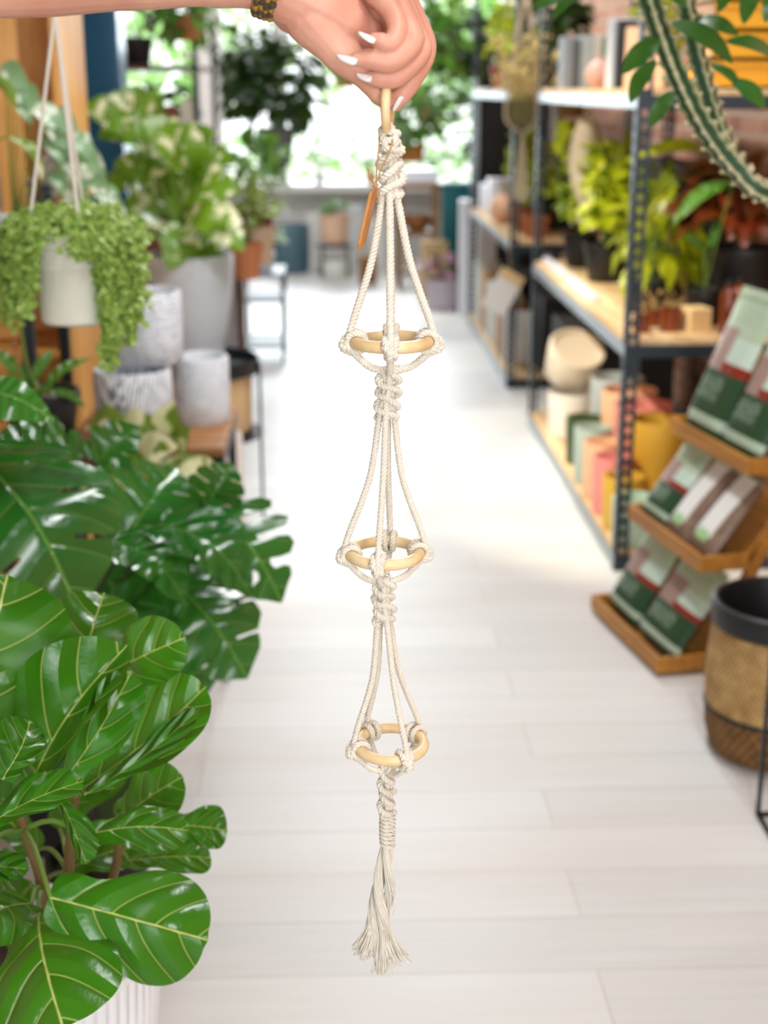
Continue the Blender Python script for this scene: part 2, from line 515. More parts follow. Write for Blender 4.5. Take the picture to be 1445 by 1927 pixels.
def sinnet(name, px0, y0, px1, y1, turns, rr_=.0060, cr=.0031, hand=1, ph=0.0):
    """a column of half knots: two cords climbing round the core cords"""
    a = V((hx(px0, y0), HY, hz(y0))); b = V((hx(px1, y1), HY, hz(y1)))
    m = MB()
    for k in range(4):
        q = V((math.cos(1.57 * k), math.sin(1.57 * k), 0)) * .0030
        rope(m, [a + q, (a + b) / 2 + q, b + q], .0033, .011, 5, ds=.002)
    for s in (0, 1):
        pts = []
        n = int(turns * 16)
        for i in range(n + 1):
            t = i / n
            ang = ph + hand * 2 * PI * turns * t + PI * s
            q = rr_ * (1 + .38 * math.cos(2 * PI * turns * t * 2 + s)) * (.75 if i in (0, n) else 1)
            zz = t + .035 * math.sin(4 * PI * turns * t + s * 1.5)
            c = a + (b - a) * min(1, max(0, zz))
            pts.append(c + V((math.cos(ang) * q * 1.12, math.sin(ang) * q, 0)))
        rope(m, pts, cr, .0105, 6, ds=.0013, phase=s)
    return m.build(name, COTTON, hang, world=True, angle=180)
# handle ring, edge on
hc = V((hx(729, 203), HY - .004, hz(203)))
Mh = Matrix.Rotation(math.radians(82), 3, 'Z') @ Matrix.Rotation(PI / 2, 3, 'X')
ring_mesh(hc, .0185, .0040, Mh).build('handle_ring', RINGW, hang, world=True)
# loop over the handle ring and the knot column under it
m = MB()
lo = V((hx(728, 246), HY - .004, hz(246)))
for sx in (-1, 1):
    rope(m, [V((hx(735, 300), HY + .004, hz(300))), V((hx(742 if sx > 0 else 722, 268), HY - .012, hz(268))), V((hx(740 if sx > 0 else 720, 246), HY - .006, hz(248))), lo + V((0, .002, .006)), V((hx(737, 262), HY + .010, hz(262))), V((hx(738, 300), HY + .006, hz(300)))], .0033, .011, 6)
for k in range(3):
    y = 252 + k * 16
    pts = [V((hx(733, y + 3 * math.sin(q)), HY - .004, hz(y))) + V((math.cos(q) * .0068, math.sin(q) * .0072, .003 * math.sin(q * .5))) for q in [i * PI / 6 for i in range(13)]]
    rope(m, pts, .0034, .011, 6)
m.build('loop_knot', COTTON, hang, world=True, angle=180)
sinnet('spiral_knot', 734, 276, 737, 372, 1.7, .0072, .0038, -1, .6)
tiers = [  # ring px, ring py, knot angles, top px, top py, foot px, foot py, cord radius
    (737, 643, (180, 266, 2, 88), 733, 362, 733, 700, .0036),
    (724, 1040, (186, 258, 4, 80), 728, 772, 722, 1098, .0031),
    (735, 1400, (197, 292, 38, 126), 722, 1160, 729, 1452, .0031)]
tilt = [0, -2, 3]
for (rpx, rpy, angs, tpx, tpy, fpx, fpy, cr), tl in zip(tiers, tilt):
    c = V((hx(rpx, rpy), HY, hz(rpy)))
    Mr = Matrix.Rotation(math.radians(-tl if tl < 0 else tl), 3, 'X')
    ring_mesh(c, RM, RT, Mr).build('wooden_ring', RINGW, hang, world=True)
    top = V((hx(tpx, tpy), HY, hz(tpy))); foot = V((hx(fpx, fpy), HY, hz(fpy)))
    for k, ang in enumerate(angs):
        a = math.radians(ang); d = V((math.cos(a), math.sin(a), 0)); e = V((-math.sin(a), math.cos(a), 0))
        rp = c + Mr @ (d * RM)
        # cord from the knot above down to the ring's outside
        m = MB()
        s0 = top + d * .0045 + V((0, 0, .004))
        o = rp + d * .0062 + V((0, 0, .004))
        mid = (s0 + o) / 2 - d * (.006 if rpy > 700 else .004)
        q1 = s0 + (o - s0) * .12 - d * .001
        rope(m, [s0 + V((0, 0, .006)) - d * .003, s0, q1, mid, o + (s0 - o) * .12 + d * -.0005, o], cr, .0108, 6, phase=k)
        m.build('cord', COTTON, hang, world=True, angle=180)
        # hitch: two turns round the ring with a ridge between
        m = MB()
        for w, off in ((0, -.0042), (1, .0042)):
            pts = []
            for i in range(19):
                b = 2 * PI * i / 16 + .4
                pts.append(rp + e * (off * (1 + .1 * math.sin(b)) - off * .25 * (i / 16)) + (d * math.cos(b) + V((0, 0, 1)) * math.sin(b)) * (RT + cr * .82))
            rope(m, pts, cr * .95, .0105, 6, ds=.0011, phase=w)
        rope(m, [o, rp + d * (RT + cr * 1.7) + e * .0015, rp + d * (RT + cr * 1.6) - V((0, 0, .006)) - e * .001, rp + d * .003 - V((0, 0, RT + cr * 1.2))], cr, .0105, 6)
        rope(m, [rp + d * (RT + cr) - e * .0052 + V((0, 0, .003)), rp + d * (RT + cr * 1.9) - V((0, 0, .0025)), rp + d * (RT + cr) + e * .0052 - V((0, 0, .0055))], cr * .9, .0105, 6)
        m.build('ring_hitch', COTTON, hang, world=True, angle=180)
        # cord drawn in from the ring to the next knot
        m = MB()
        s1 = rp + d * .002 - V((0, 0, RT + cr * 1.2)); f1 = foot + d * .005
        rope(m, [s1 + d * .003 + V((0, 0, .002)), s1, s1 + (f1 - s1) * .5 - V((0, 0, .0035)), f1, foot + d * .003 - V((0, 0, .010))], cr * .97, .0108, 6, phase=k * .7)
        m.build('gathering_cord', COTTON, hang, world=True, angle=180)
sinnet('spiral_knot', 733, 690, 728, 788, 2.0, .0064, .0032, 1, 0)
sinnet('spiral_knot', 721, 1088, 724, 1172, 2.0, .0062, .0032, 1, .8)
sinnet('spiral_knot', 728, 1440, 728, 1538, 2.4, .0064, .0033, 1, 1.6)
# wrapped collar
m = MB()
a, b = V((hx(729, 1528), HY, hz(1528))), V((hx(729, 1590), HY, hz(1590)))
pts = []
for i in range(8 * 14 + 1):
    t = i / (8 * 14); q = 2 * PI * i / 14
    rr_ = .0058 + .0006 * math.sin(t * PI)
    pts.append(a + (b - a) * t + V((math.cos(q) * rr_, math.sin(q) * rr_, .0006 * math.sin(q + t * 5))))
rope(m, pts, .0023, .02, 6, ds=.0016)
m.tube([a, b], .0048, 10)
m.build('wrapped_collar', COTTON, hang, world=True, angle=180)
# tassel of unlaid yarn: three plies twisted together that open out at the foot
m = MB(); rt_ = random.Random(3)
T0 = V((hx(728, 1584), HY, hz(1584)))
plies = [((688, 1792), 11.0, 14, 150, .0), ((718, 1826), 6.5, 8, 140, 2.1), ((738, 1808), 10.0, 12, 110, 4.2)]
for (ex, ey), sx_, sy_, cnt, ph in plies:
    for k in range(cnt):
        fx_, fy_ = rt_.gauss(ex, sx_), ey + rt_.uniform(-sy_, sy_ * .6)
        if ex == 738 and k % 5 == 0: fx_ = rt_.uniform(752, 778); fy_ = 1790 + (fx_ - 752) * 1.0 + rt_.uniform(-5, 8)
        E_ = V((hx(fx_, fy_), HY + rt_.uniform(-.008, .008), hz(fy_)))
        oa, orad = rt_.uniform(0, 6.28), .0042 * math.sqrt(rt_.random())
        off = V((math.cos(oa), math.sin(oa), 0)); pts = []
        for q in range(13):
            t = q / 12
            c = V((hx(728 - 12 * min(1, t * 1.6), 1584 + 242 * t), HY, T0.z + (E_.z - T0.z) * t))
            a = ph + t * 5.2; R_ = .0030 + .0040 * math.sin(PI * min(1, t * 1.2))
            p = c + V((math.cos(a) * R_, math.sin(a) * R_, 0)) + V((math.cos(oa + t * 5), math.sin(oa + t * 5), 0)) * orad * (.55 + .75 * min(1, t * 2.2))
            w = max(0, (t - .5) / .5) ** 1.5
            pts.append(p * (1 - w) + V((E_.x, E_.y, p.z)) * w)
        m.tube(smooth_path(pts, .005), rt_.uniform(.00045, .0008), 4)
for (x0, y0, x1, y1, x2, y2) in ((734, 1672, 743, 1690, 739, 1716), (736, 1660, 741, 1684, 738, 1700), (706, 1700, 699, 1724, 703, 1745)):
    m.tube(smooth_path([V((hx(x0, y0), HY - .005, hz(y0))), V((hx(x1, y1), HY - .007, hz(y1))), V((hx(x2, y2), HY - .006, hz(y2)))], .002), .0005, 5)
m.build('tassel', COTTON, hang, world=True, angle=180)
# price tag of thin wood on a twine loop
m = MB()
tw0 = V((hx(719, 205), HY - .012, hz(205))); knot = V((hx(705, 346), HY - .018, hz(346)))
for sx in (-1, 1):
    rope(m, [V((hx(731, 250), HY + .004, hz(250))), V((hx(738 if sx > 0 else 714, 258), HY - .012, hz(258))), V((hx(731 if sx > 0 else 711, 285), HY - .017, hz(285))), V((hx(717 if sx > 0 else 708, 312), HY - .019, hz(312))), knot], .0009, .006, 5, 2, ds=.0016)
tw_tail = [knot, knot + V((-.004, -.002, .006)), knot + V((-.006, -.001, .014))]
rope(m, tw_tail, .0009, .006, 5, 2)
rope(m, [knot, knot + V((.003, -.003, -.006)), knot + V((.001, -.002, -.014))], .0009, .006, 5, 2)
m.ball(knot, .0024, 6)
tw = m.build('twine', TWINE, hang, world=True)
m = MB()
A, B = V((hx(703, 352), HY - .017, hz(352))), V((hx(677, 465), HY - .013, hz(465)))
ax = (B - A).normalized(); wdir = V((.30, .95, 0)); wdir = (wdir - ax * wdir.dot(ax)).normalized(); nn = ax.cross(wdir)
vs = []
prof = [(0, .35), (.03, .8), (.10, 1), (.90, 1), (.97, .75), (1, .2)]
for (t, w) in prof:
    for sgn in (-1, 1):
        for th in (-1, 1):
            vs.append(A + (B - A) * t + wdir * (.0085 * w * sgn) + nn * (.0014 * th))
fs = []
for i in range(len(prof) - 1):
    o = i * 4
    for (p, q) in ((0, 1), (1, 3), (3, 2), (2, 0)): fs.append((o + p, o + q, o + 4 + q, o + 4 + p))
fs += [(0, 2, 3, 1), (20, 21, 23, 22)]
m.add(vs, fs)
m.build('wooden_tag', TAGW, hang, world=True, smooth=False, bevel=.0006)

# ------------------------------------------------------------------ the person holding it
SKIN = skin_mat()
NAIL = plain('pale_nail_polish', '#e8dfdc', .18, .03, 30, Coat_Weight=.6)
def limb(m, pts, n=18):
    """tapered limb through (point, radius) pairs, with round ends"""
    P = [V(p) for p, _ in pts]; r = [q for _, q in pts]
    path = smooth_path(P, .004); L = [0]
    for i in range(1, len(P)): L.append(L[-1] + (P[i] - P[i - 1]).length)
    rr_ = []; s = 0
    for i, p in enumerate(path):
        if i: s += (p - path[i - 1]).length
        t = min(s, L[-1] * .9999)
        k = max(j for j in range(len(L) - 1) if L[j] <= t)
        f = (t - L[k]) / max(1e-6, L[k + 1] - L[k]); f = f * f * (3 - 2 * f)
        rr_.append(r[k] + (r[k + 1] - r[k]) * f)
    m.tube(path, rr_, n)
    m.ball(path[0], rr_[0], 10); m.ball(path[-1], rr_[-1], 10)
def fuse(m, voxel, smooth_it):
    me = bpy.data.meshes.new('tmp'); me.from_pydata(m.v, [], m.f)
    o = bpy.data.objects.new('tmp', me); COL.objects.link(o)
    q = o.modifiers.new('r', 'REMESH'); q.mode = 'VOXEL'; q.voxel_size = voxel
    q = o.modifiers.new('s', 'SMOOTH'); q.iterations = smooth_it; q.factor = .5
    dg = bpy.context.evaluated_depsgraph_get()
    ev = o.evaluated_get(dg); me2 = ev.to_mesh()
    vs = [tuple(v.co) for v in me2.vertices]; fs = [tuple(p.vertices) for p in me2.polygons]
    ev.to_mesh_clear(); bpy.data.objects.remove(o); bpy.data.meshes.remove(me)
    return vs, fs
h = lambda px, py, d=0.0: at(px, py, HY + d)
arm = MB()
limb(arm, [(V((-.315, 1.18, 1.592)), .041), (h(60, -62), .0385), (h(250, -66), .035), (h(400, -58), .0295), (h(500, -40), .0255), (h(545, -22), .0262)], 24)
# palm: thenar mound, heel and the band of knuckle roots
limb(arm, [(h(535, -20), .027), (h(595, 10, .004), .0285), (h(650, 42, .010), .0240), (h(690, 62, .016), .0150)])
limb(arm, [(h(540, -38, .012), .026), (h(640, -34, .022), .027), (h(735, -20, .026), .024)])
limb(arm, [(h(560, 10, .010), .024), (h(650, 10, .026), .022), (h(728, 20, .028), .019)])
limb(arm, [(h(715, -52, .010), .019), (h(752, -10, .024), .017)])
# thumb
limb(arm, [(h(585, 30, .000), .0235), (h(640, 98, .000), .0165), (h(690, 145, -.001), .0112), (h(716, 180, -.001), .0092), (h(724, 193, -.002), .0060)])
# index, middle, ring and little finger
limb(arm, [(h(742, -22, .022), .0140), (h(790, 62, .014), .0108), (h(797, 100, .008), .0104), (h(776, 148, .003), .0092), (h(752, 184, -.001), .0080), (h(745, 195, -.001), .0062)])
limb(arm, [(h(742, -10, .012), .0125), (h(785, 70, -.004), .0102), (h(788, 102, -.009), .0098), (h(748, 143, -.016), .0092), (h(712, 148, -.018), .0078), (h(698, 147, -.018), .0060)])
limb(arm, [(h(735, -8, .000), .0120), (h(772, 58, -.014), .0095), (h(774, 84, -.019), .0094), (h(735, 116, -.026), .0090), (h(690, 110, -.029), .0082), (h(672, 111, -.029), .0060)])
limb(arm, [(h(705, -20, -.006), .0115), (h(738, 22, -.014), .0090), (h(748, 58, -.022), .0085), (h(733, 84, -.029), .0078), (h(714, 76, -.032), .0072), (h(704, 73, -.032), .0052)])
v1, f1 = fuse(arm, .0012, 5)
rest = MB()
sh = V((-.47, .98, 1.40))
bx, by = -.62, .92
limb(rest, [(V((-.315, 1.18, 1.592)), .041), (V((-.37, 1.11, 1.53)), .045), (sh, .055)])
limb(rest, [(sh, .055), (V((bx, by, 1.38)), .07), (V((bx - .16, by - .07, 1.38)), .055)])
limb(rest, [(V((bx - .17, by - .07, 1.38)), .05), (V((bx - .22, by - .05, 1.12)), .042), (V((bx - .18, by + .10, .93)), .032), (V((bx - .16, by + .15, .86)), .036)])
limb(rest, [(V((bx, by, 1.36)), .10), (V((bx, by, 1.15)), .105), (V((bx, by, .98)), .12), (V((bx, by, .90)), .12)])
limb(rest, [(V((bx, by, 1.38)), .055), (V((bx, by + .01, 1.50)), .05)])
rest.ball((bx, by + .02, 1.585), .095, 14, (.82, 1.0, 1.2))
limb(rest, [(V((bx + .02, by + .09, 1.52)), .035), (V((bx + .005, by + .115, 1.565)), .012), (V((bx, by + .11, 1.60)), .010)])
for s in (-1, 1):
    limb(rest, [(V((bx + s * .085, by, .90)), .09), (V((bx + s * .09, by + .01, .48)), .058), (V((bx + s * .095, by - .01, .08)), .040)])
    rest.ball((bx + s * .078, by + .02, 1.58), .028, 8, (.4, .8, 1.2))
v2, f2 = fuse(rest, .008, 3)
person = thing('person', 'person whose bare forearm reaches in and whose hand with pale pointed nails holds the hanger', 'person', (bx, by, 0))
m = MB(); m.add(v1, f1); m.add(v2, f2)
m.build('body', SKIN, person, world=True, angle=180)
def nail(a, b, w, up, ):
    m = MB(); a, b = V(a), V(b); y = (b - a); L = y.length; y.normalize(); x = y.cross(V(up)).normalized(); n = x.cross(y)
    vs, fs = [], []
    rows = 9
    for i in range(rows):
        t = i / (rows - 1); ww = w * (math.sin(PI / 2 * min(1, (t + .12) * 3)) if t < .3 else (1 - ((t - .3) / .7) ** 1.8 * .82))
        for j in range(7):
            s = -1 + j / 3
            vs.append(a + y * (L * t) + x * (ww * s) + n * (w * .55 * (1 - s * s) - t * t * w * .25))
    for i in range(rows - 1):
        for j in range(6): fs.append((i * 7 + j, i * 7 + j + 1, (i + 1) * 7 + j + 1, (i + 1) * 7 + j))
    m.add(vs, fs)
    return m.build('fingernail', NAIL, person, world=True, solid=.0009, angle=180)
nail(h(706, 79, -.0385), h(674, 61, -.037), .0036, V((-.2, -.6, .75)))
nail(h(672, 118, -.036), h(634, 105, -.034), .0042, V((-.1, -.7, .7)))
nail(h(700, 150, -.0255), h(671, 140, -.023), .0040, V((-.1, -.7, .7)))
nail(h(757, 180, -.0085), h(739, 209, -.006), .0034, V((.75, -.6, -.1)))
# beaded bracelet
GOLD = plain('gold_bead', '#b8924a', .3, .35, 90, metal=.8)
BROWNB = plain('dark_bead', '#4a3a2c', .35, .4, 90)
m = MB()
wc = h(512, -37); wd = (h(545, -22) - h(480, -44)).normalized(); wu = wd.orthogonal().normalized(); ww = wd.cross(wu)
for row in range(4):
    for k in range(30):
        a = 2 * PI * (k + .5 * (row % 2)) / 30
        m.mi = (k + row) % 2
        m.ball(wc + wd * ((row - 1.5) * .0042) + (wu * math.cos(a) + ww * math.sin(a)) * .0285, .0030 + .0005 * ((k * 7 + row) % 3), 6)
m.build('bracelet', [GOLD, BROWNB], person, world=True)
CLOTH = plain('oatmeal_knit', '#d8d0c2', .9, .15, 60, .3)
DENIM = plain('dark_denim', '#2b3447', .85, .2, 80, .3)
HAIR = plain('brown_hair', '#4a3224', .6, .35, 120, .5)
SHOE = plain('white_trainer', '#e8e6e2', .6)
c = MB()
limb(c, [(V((bx, by, 1.40)), .105), (V((bx, by, 1.15)), .122), (V((bx, by, 1.0)), .130), (V((bx, by, .98)), .132)])
limb(c, [(V((bx, by, 1.385)), .085), (sh, .070), (V((-.41, 1.06, 1.485)), .062)])
limb(c, [(V((bx, by, 1.385)), .085), (V((bx - .17, by - .07, 1.38)), .066), (V((bx - .215, by - .055, 1.16)), .058)])
v, f = fuse(c, .009, 4); c = MB(); c.add(v, f); c.build('shirt', CLOTH, person, world=True, angle=180)
c = MB()
for s in (-1, 1): limb(c, [(V((bx + s * .05, by, .96)), .120), (V((bx + s * .09, by + .01, .48)), .075), (V((bx + s * .095, by - .005, .10)), .060)])
v, f = fuse(c, .010, 4); c = MB(); c.add(v, f); c.build('trousers', DENIM, person, world=True, angle=180)
c = MB(); c.ball((bx, by - .012, 1.605), .104, 16, (.88, 1.0, 1.12))
limb(c, [(V((bx, by - .085, 1.62)), .06), (V((bx, by - .11, 1.45)), .06), (V((bx, by - .13, 1.28)), .035)])
v, f = fuse(c, .008, 3); c = MB(); c.add([p for p in v], f); c.build('hair', HAIR, person, world=True, angle=180)
for s in (-1, 1):
    c = MB(); limb(c, [(V((bx + s * .095, by - .05, .045)), .045), (V((bx + s * .10, by + .06, .040)), .040), (V((bx + s * .105, by + .15, .032)), .032)])
    v, f = fuse(c, .006, 3); c = MB(); c.add([(p[0], p[1], max(.002, p[2])) for p in v], f); c.build('shoe', SHOE, person, world=True)
# ------------------------------------------------------------------ near plants on the left of the aisle
NC = V((.25, -.8, .55))
RIBW = plain('white_ribbed_ceramic', '#e6e7ea', .5, .03)
def leaves(root, mat_, rows, tpl, hub, stem_mat=STEM, sr=.0035, name='foliage', hubs=None):
    """rows: base pixel, tip pixel, upper-face direction, width, bend, cup, wave, curl"""
    f, s = MB(), MB()
    for i, (b, t, n, w, bend, cup, wave, curl) in enumerate(rows):
        t_ = tpl if not isinstance(tpl, list) else tpl[i % len(tpl)]
        B, T = at(*b), at(*t)
        put_leaf(f, t_, B, T, n, w, bend, cup, wave, curl, 0, i)
        hb = hub if not hubs else min(hubs, key=lambda q: (V(q) - B).length)
        petiole(s, hb, B + (T - B) * .01, sr, .015)
    f.build(name, mat_, root, world=True, angle=180)
    return s
FS = .86
fx, fy = -.435 * FS, 1.80 * FS
FZ = at(90, 1762, 1.56).z - .345
fa = lambda x, y, d: at(x, y, d * FS)
fig = thing('fiddle_leaf_fig', 'fiddle leaf fig with broad veined leaves in a tall white ribbed pot', 'potted plant', (fx, fy, 0))
PH = FZ + .345
m = MB(); m.lathe([(0, 0), (.092, 0), (.098, .006), (.122, PH * .45), (.139, PH * .85), (.1425, PH - .007), (.138, PH), (.130, PH - .002), (.126, PH - .02), (.122, PH - .04), (.09, .02), (0, .02)], (0, 0, 0), 336, None, (56, .020, .02, PH - .015))
m.build('pot', RIBW, fig)
m = MB(); m.lathe([(0, PH - .05), (.119, PH - .05), (.119, PH - .038), (.08, PH - .03), (0, PH - .025)], (0, 0, 0), 24); m.build('soil', SOIL, fig)
rows = [
 ((-75, 1430, 1.60), (15, 1082, 1.74), (.30, -.75, .5), 1.0, .06, .05, .025, .05),
 ((150, 1275, 1.78), (195, 1112, 1.86), (.1, -.8, .6), 1.15, .06, -.05, .03, .1),
 ((40, 1520, 1.62), (230, 1215, 1.68), (-.25, -.75, .6), .62, .10, .38, .02, .05),
 ((95, 1500, 1.58), (247, 1265, 1.66), (.55, -.75, .3), .50, .08, .10, .03, .0),
 ((208, 1268, 1.74), (338, 1202, 1.70), NC, .92, .08, .08, .05, .1),
 ((150, 1488, 1.66), (386, 1294, 1.70), (-.80, -.58, -.12), .62, -.06, .10, .015, .0),
 ((160, 1496, 1.63), (372, 1336, 1.65), (.35, -.35, .88), .26, -.06, .0, .02, .0),
 ((-50, 1568, 1.48), (152, 1466, 1.52), (.1, -.45, .9), .50, .05, .10, .03, .05),
 ((5, 1465, 1.48), (62, 1358, 1.52), (.45, -.8, .3), 1.1, .10, -.25, .05, .2),
 ((-30, 1470, 1.52), (40, 1370, 1.60), (.1, -.8, .5), .9, .10, .2, .05, .2),
 ((222, 1545, 1.76), (340, 1462, 1.76), (-.1, -.8, .6), .95, .08, .15, .05, .05),
 ((156, 1572, 1.64), (348, 1555, 1.64), (.05, -.62, .8), .62, .10, -.1, .04, .12),
 ((318, 1552, 1.80), (428, 1562, 1.82), (.1, -.7, .7), .95, .06, .1, .06, .05),
 ((92, 1688, 1.56), (388, 1768, 1.54), (.06, -.80, .60), .86, .07, -.22, .02, .06),
 ((72, 1722, 1.62), (108, 1912, 1.42), (-.05, -.62, .75), 1.05, .08, -.12, .02, .1),
 ((100, 1482, 1.62), (162, 1625, 1.58), (.7, -.7, .2), .45, .06, .25, .02, .0),
 ((240, 1620, 1.76), (400, 1610, 1.80), (.1, -.6, .75), .6, .05, .1, .03, .1),
 ((-60, 1640, 1.56), (48, 1632, 1.54), (.1, -.6, .75), .6, .1, .1, .03, .1),
 ((60, 1700, 1.62), (-75, 1752, 1.50), (0, -.45, .9), 1.1, .08, .1, .03, .1),
 ((40, 1690, 1.70), (-70, 1690, 1.62), (0, -.6, .8), 1.0, .1, .1, .03, .1),
 ((120, 1640, 1.84), (250, 1590, 1.90), (.2, -.6, .75), .8, .1, .1, .03, .1),
 ((70, 1600, 1.86), (-40, 1480, 1.92), (.1, -.8, .5), .8, .1, .1, .03, .1),
 ((110, 1560, 1.88), (215, 1400, 1.96), (.1, -.8, .5), .8, .1, .1, .03, .1),
 ((60, 1700, 1.86), (-30, 1640, 1.96), (.1, -.8, .5), .9, .1, .1, .03, .1),
]
rows = [((b[0], b[1], b[2] * FS), (t[0], t[1], t[2] * FS), *q) for b, t, *q in rows]
trunk = [V((fx - .01, fy - .03, PH - .04)), fa(80, 1680, 1.70), fa(45, 1560, 1.66), fa(20, 1430, 1.66), fa(0, 1340, 1.70)]
trunk2 = [V((fx + .03, fy - .01, PH - .04)), fa(130, 1640, 1.74), fa(140, 1500, 1.72), fa(150, 1400, 1.74), fa(165, 1300, 1.78)]
trunk3 = [V((fx + .05, fy, PH - .04)), fa(220, 1620, 1.74), fa(225, 1550, 1.76)]
s = leaves(fig, L_FIDDLE, rows, T_FIDDLE, None, STEM, .0034, hubs=[V(q) for q in trunk[1:] + trunk2[1:] + trunk3[1:]])
s.build('leaf_stalk', STEM, fig, world=True)
m = MB()
for t in (trunk, trunk2, trunk3): p = smooth_path(t, .02); m.tube(p, [.0085 - .004 * i / len(p) for i in range(len(p))], 8)
m.build('stem', STEMB, fig, world=True)

mx, my = -.56, 2.62
mon = thing('monstera', 'large glossy monstera with split leaves reaching over the aisle behind the fiddle leaf fig', 'potted plant', (mx, my, 0))
add_pot(mon, BLACKP, SOIL, .125, .155, .38)
rows = [
 ((-45, 858, 2.26), (150, 1118, 2.06), (.30, -.60, .74), 1.05, .10, -.12, .02, .15),
 ((232, 1022, 2.36), (332, 880, 2.50), (.05, -.85, .5), 1.15, .06, .2, .03, .05),
 ((212, 1022, 2.30), (352, 1112, 2.22), (.15, -.35, .93), .75, .14, .1, .02, .2),
 ((300, 985, 2.34), (482, 1100, 2.28), (.2, -.45, .88), .70, .12, .1, .03, .2),
 ((330, 1095, 2.36), (468, 1268, 2.28), (.5, -.8, .3), 1.0, .08, -.12, .03, .1),
 ((392, 952, 2.42), (435, 872, 2.44), (.1, -.9, .4), 1.2, .1, .35, .03, .2),
 ((290, 1020, 2.48), (365, 1230, 2.42), (.2, -.8, .5), 1.1, .1, .1, .03, .1),
 ((150, 872, 2.52), (-20, 830, 2.48), (.0, -.6, .8), .8, .1, .1, .03, .1),
 ((285, 1150, 2.44), (385, 1320, 2.38), (.4, -.7, .5), .9, .1, .1, .03, .1),
 ((200, 1080, 2.52), (285, 1270, 2.5), (.1, -.8, .5), 1.2, .1, .1, .03, .1),
 ((120, 1080, 2.56), (110, 1280, 2.5), (.1, -.8, .5), 1.2, .1, .1, .03, .1),
 ((330, 1020, 2.58), (430, 1150, 2.54), (.1, -.7, .6), 1.1, .1, .1, .03, .1),
 ((240, 1150, 2.3), (300, 1310, 2.2), (.3, -.7, .6), .9, .1, .1, .03, .1),
 ((180, 870, 2.46), (260, 800, 2.5), (.2, -.8, .5), .9, .1, .1, .03, .1),
]
s = leaves(mon, L_MONST, rows, T_MONST, V((mx + .02, my - .03, .37)), STEMD, .0055)
f = MB(); B, T = at(385, 948, 2.40), at(535, 1112, 2.30)
put_leaf(f, T_MONST2, B, T, (.35, -.75, .55), .98, .10, -.05, .03, .2, 0, 3); petiole(s, V((mx + .02, my - .03, .37)), B, .0055, .02)
f.build('foliage', L_MONST, mon, world=True, angle=180)
s.build('leaf_stalk', STEMD, mon, world=True)

# round-leaved plant low behind the fig
pp = thing('peperomia', 'low dark plant with round leaves in a black pot between the fig and the monstera', 'potted plant', (-.43, 2.2, 0))
add_pot(pp, BLACKP, SOIL, .07, .09, .19)
s = leaves(pp, L_DARK, [((150, 1440, 2.1), (205, 1372, 2.15), (.1, -.8, .5), 1.0, .05, .1, 0, .1), ((205, 1440, 2.12), (292, 1405, 2.1), (.1, -.8, .5), 1.0, .05, .1, 0, .1), ((180, 1510, 2.05), (290, 1475, 2.05), (.1, -.7, .6), 1.1, .05, .1, 0, .1), ((150, 1500, 2.1), (110, 1420, 2.1), (.1, -.8, .5), 1.0, .05, .1, 0, .1), ((190, 1540, 2.1), (240, 1600, 2.0), (.1, -.7, .6), 1.0, .05, .1, 0, .1)], T_WIDE, V((-.43, 2.2, .18)), STEMD, .003)
s.build('leaf_stalk', STEMD, pp, world=True)

# rubber plant whose leaf pokes in
rb = thing('rubber_plant', 'rubber plant with one broad glossy leaf poking in at the edge above the monstera', 'potted plant', (-.80, 2.12, 0))
add_pot(rb, BLACKP, SOIL, .11, .14, .30)
L_RUB = leafmat('rubber_leaf', '#226b1c', '#48a034', '#8cc060', '#7fae46', .2, 9, .3, .15, None, .03, 4, .5)
s = leaves(rb, L_RUB, [((-80, 742, 2.08), (98, 772, 2.06), (.1, -.62, .75), 1.15, .14, -.2, .01, .2), ((-120, 700, 2.15), (-60, 600, 2.2), NC, 1, .1, .1, 0, .1), ((-130, 830, 2.1), (-60, 930, 2.0), NC, 1, .1, .1, 0, .1), ((-150, 760, 2.15), (-290, 740, 2.2), NC, 1, .1, .1, 0, .1)], T_OVAL, None, hubs=[at(-125, 800, 2.12), at(-130, 730, 2.12)])
s.build('leaf_stalk', STEM, rb, world=True)
m = MB(); m.tube(smooth_path([V((-.80, 2.12, .27)), V((-.76, 2.12, .6)), at(-125, 800, 2.12), at(-135, 640, 2.14)], .03), .011, 8); m.build('stem', STEMB, rb, world=True)

# ------------------------------------------------------------------ hanging pot with trailing string plant
PLW = plain('ivory_plastic', '#e4e3d6', .4, .04)
CORDW = plain('white_strap', '#e9e6da', .6, .06)
hx0, hy0 = at(140, 520, 2.4).x, 2.4
zb, zt = at(140, 606, 2.4).z, at(140, 436, 2.4).z
hp = thing('hanging_planter', 'ivory plastic hanging pot spilling over with a tiny leaved string plant', 'hanging planter', (hx0, hy0, zb))
H_ = zt - zb
m = MB(); m.lathe([(0, 0), (.054, 0), (.060, .005), (.0655, H_ * .62), (.0675, H_ * .64), (.0665, H_ * .67), (.069, H_ * .70), (.068, H_ * .74), (.0705, H_ * .78), (.070, H_ * .84), (.0745, H_ * .86), (.0755, H_), (.071, H_ + .001), (.069, H_ - .012), (.058, .012), (0, .012)], (0, 0, 0), 48); m.build('pot', PLW, hp)
m = MB(); m.lathe([(0, H_ - .025), (.0665, H_ - .025), (.0665, H_ - .016), (0, H_ - .008)], (0, 0, 0), 24); m.build('soil', SOIL, hp)
apex = at(103, 22, 2.4) - V((hx0, hy0, zb))
for e in (at(28, 425, 2.36), at(151, 432, 2.33), at(160, 412, 2.47)):
    m = MB(); e = e - V((hx0, hy0, zb)); e = V((e.x, e.y, 0)).normalized() * .0735 + V((0, 0, H_ - .004))
    m.tube([apex, apex + (e - apex) * .5, e], .0031, 8); m.ball(e, .0055, 8); m.build('strap', CORDW, hp)
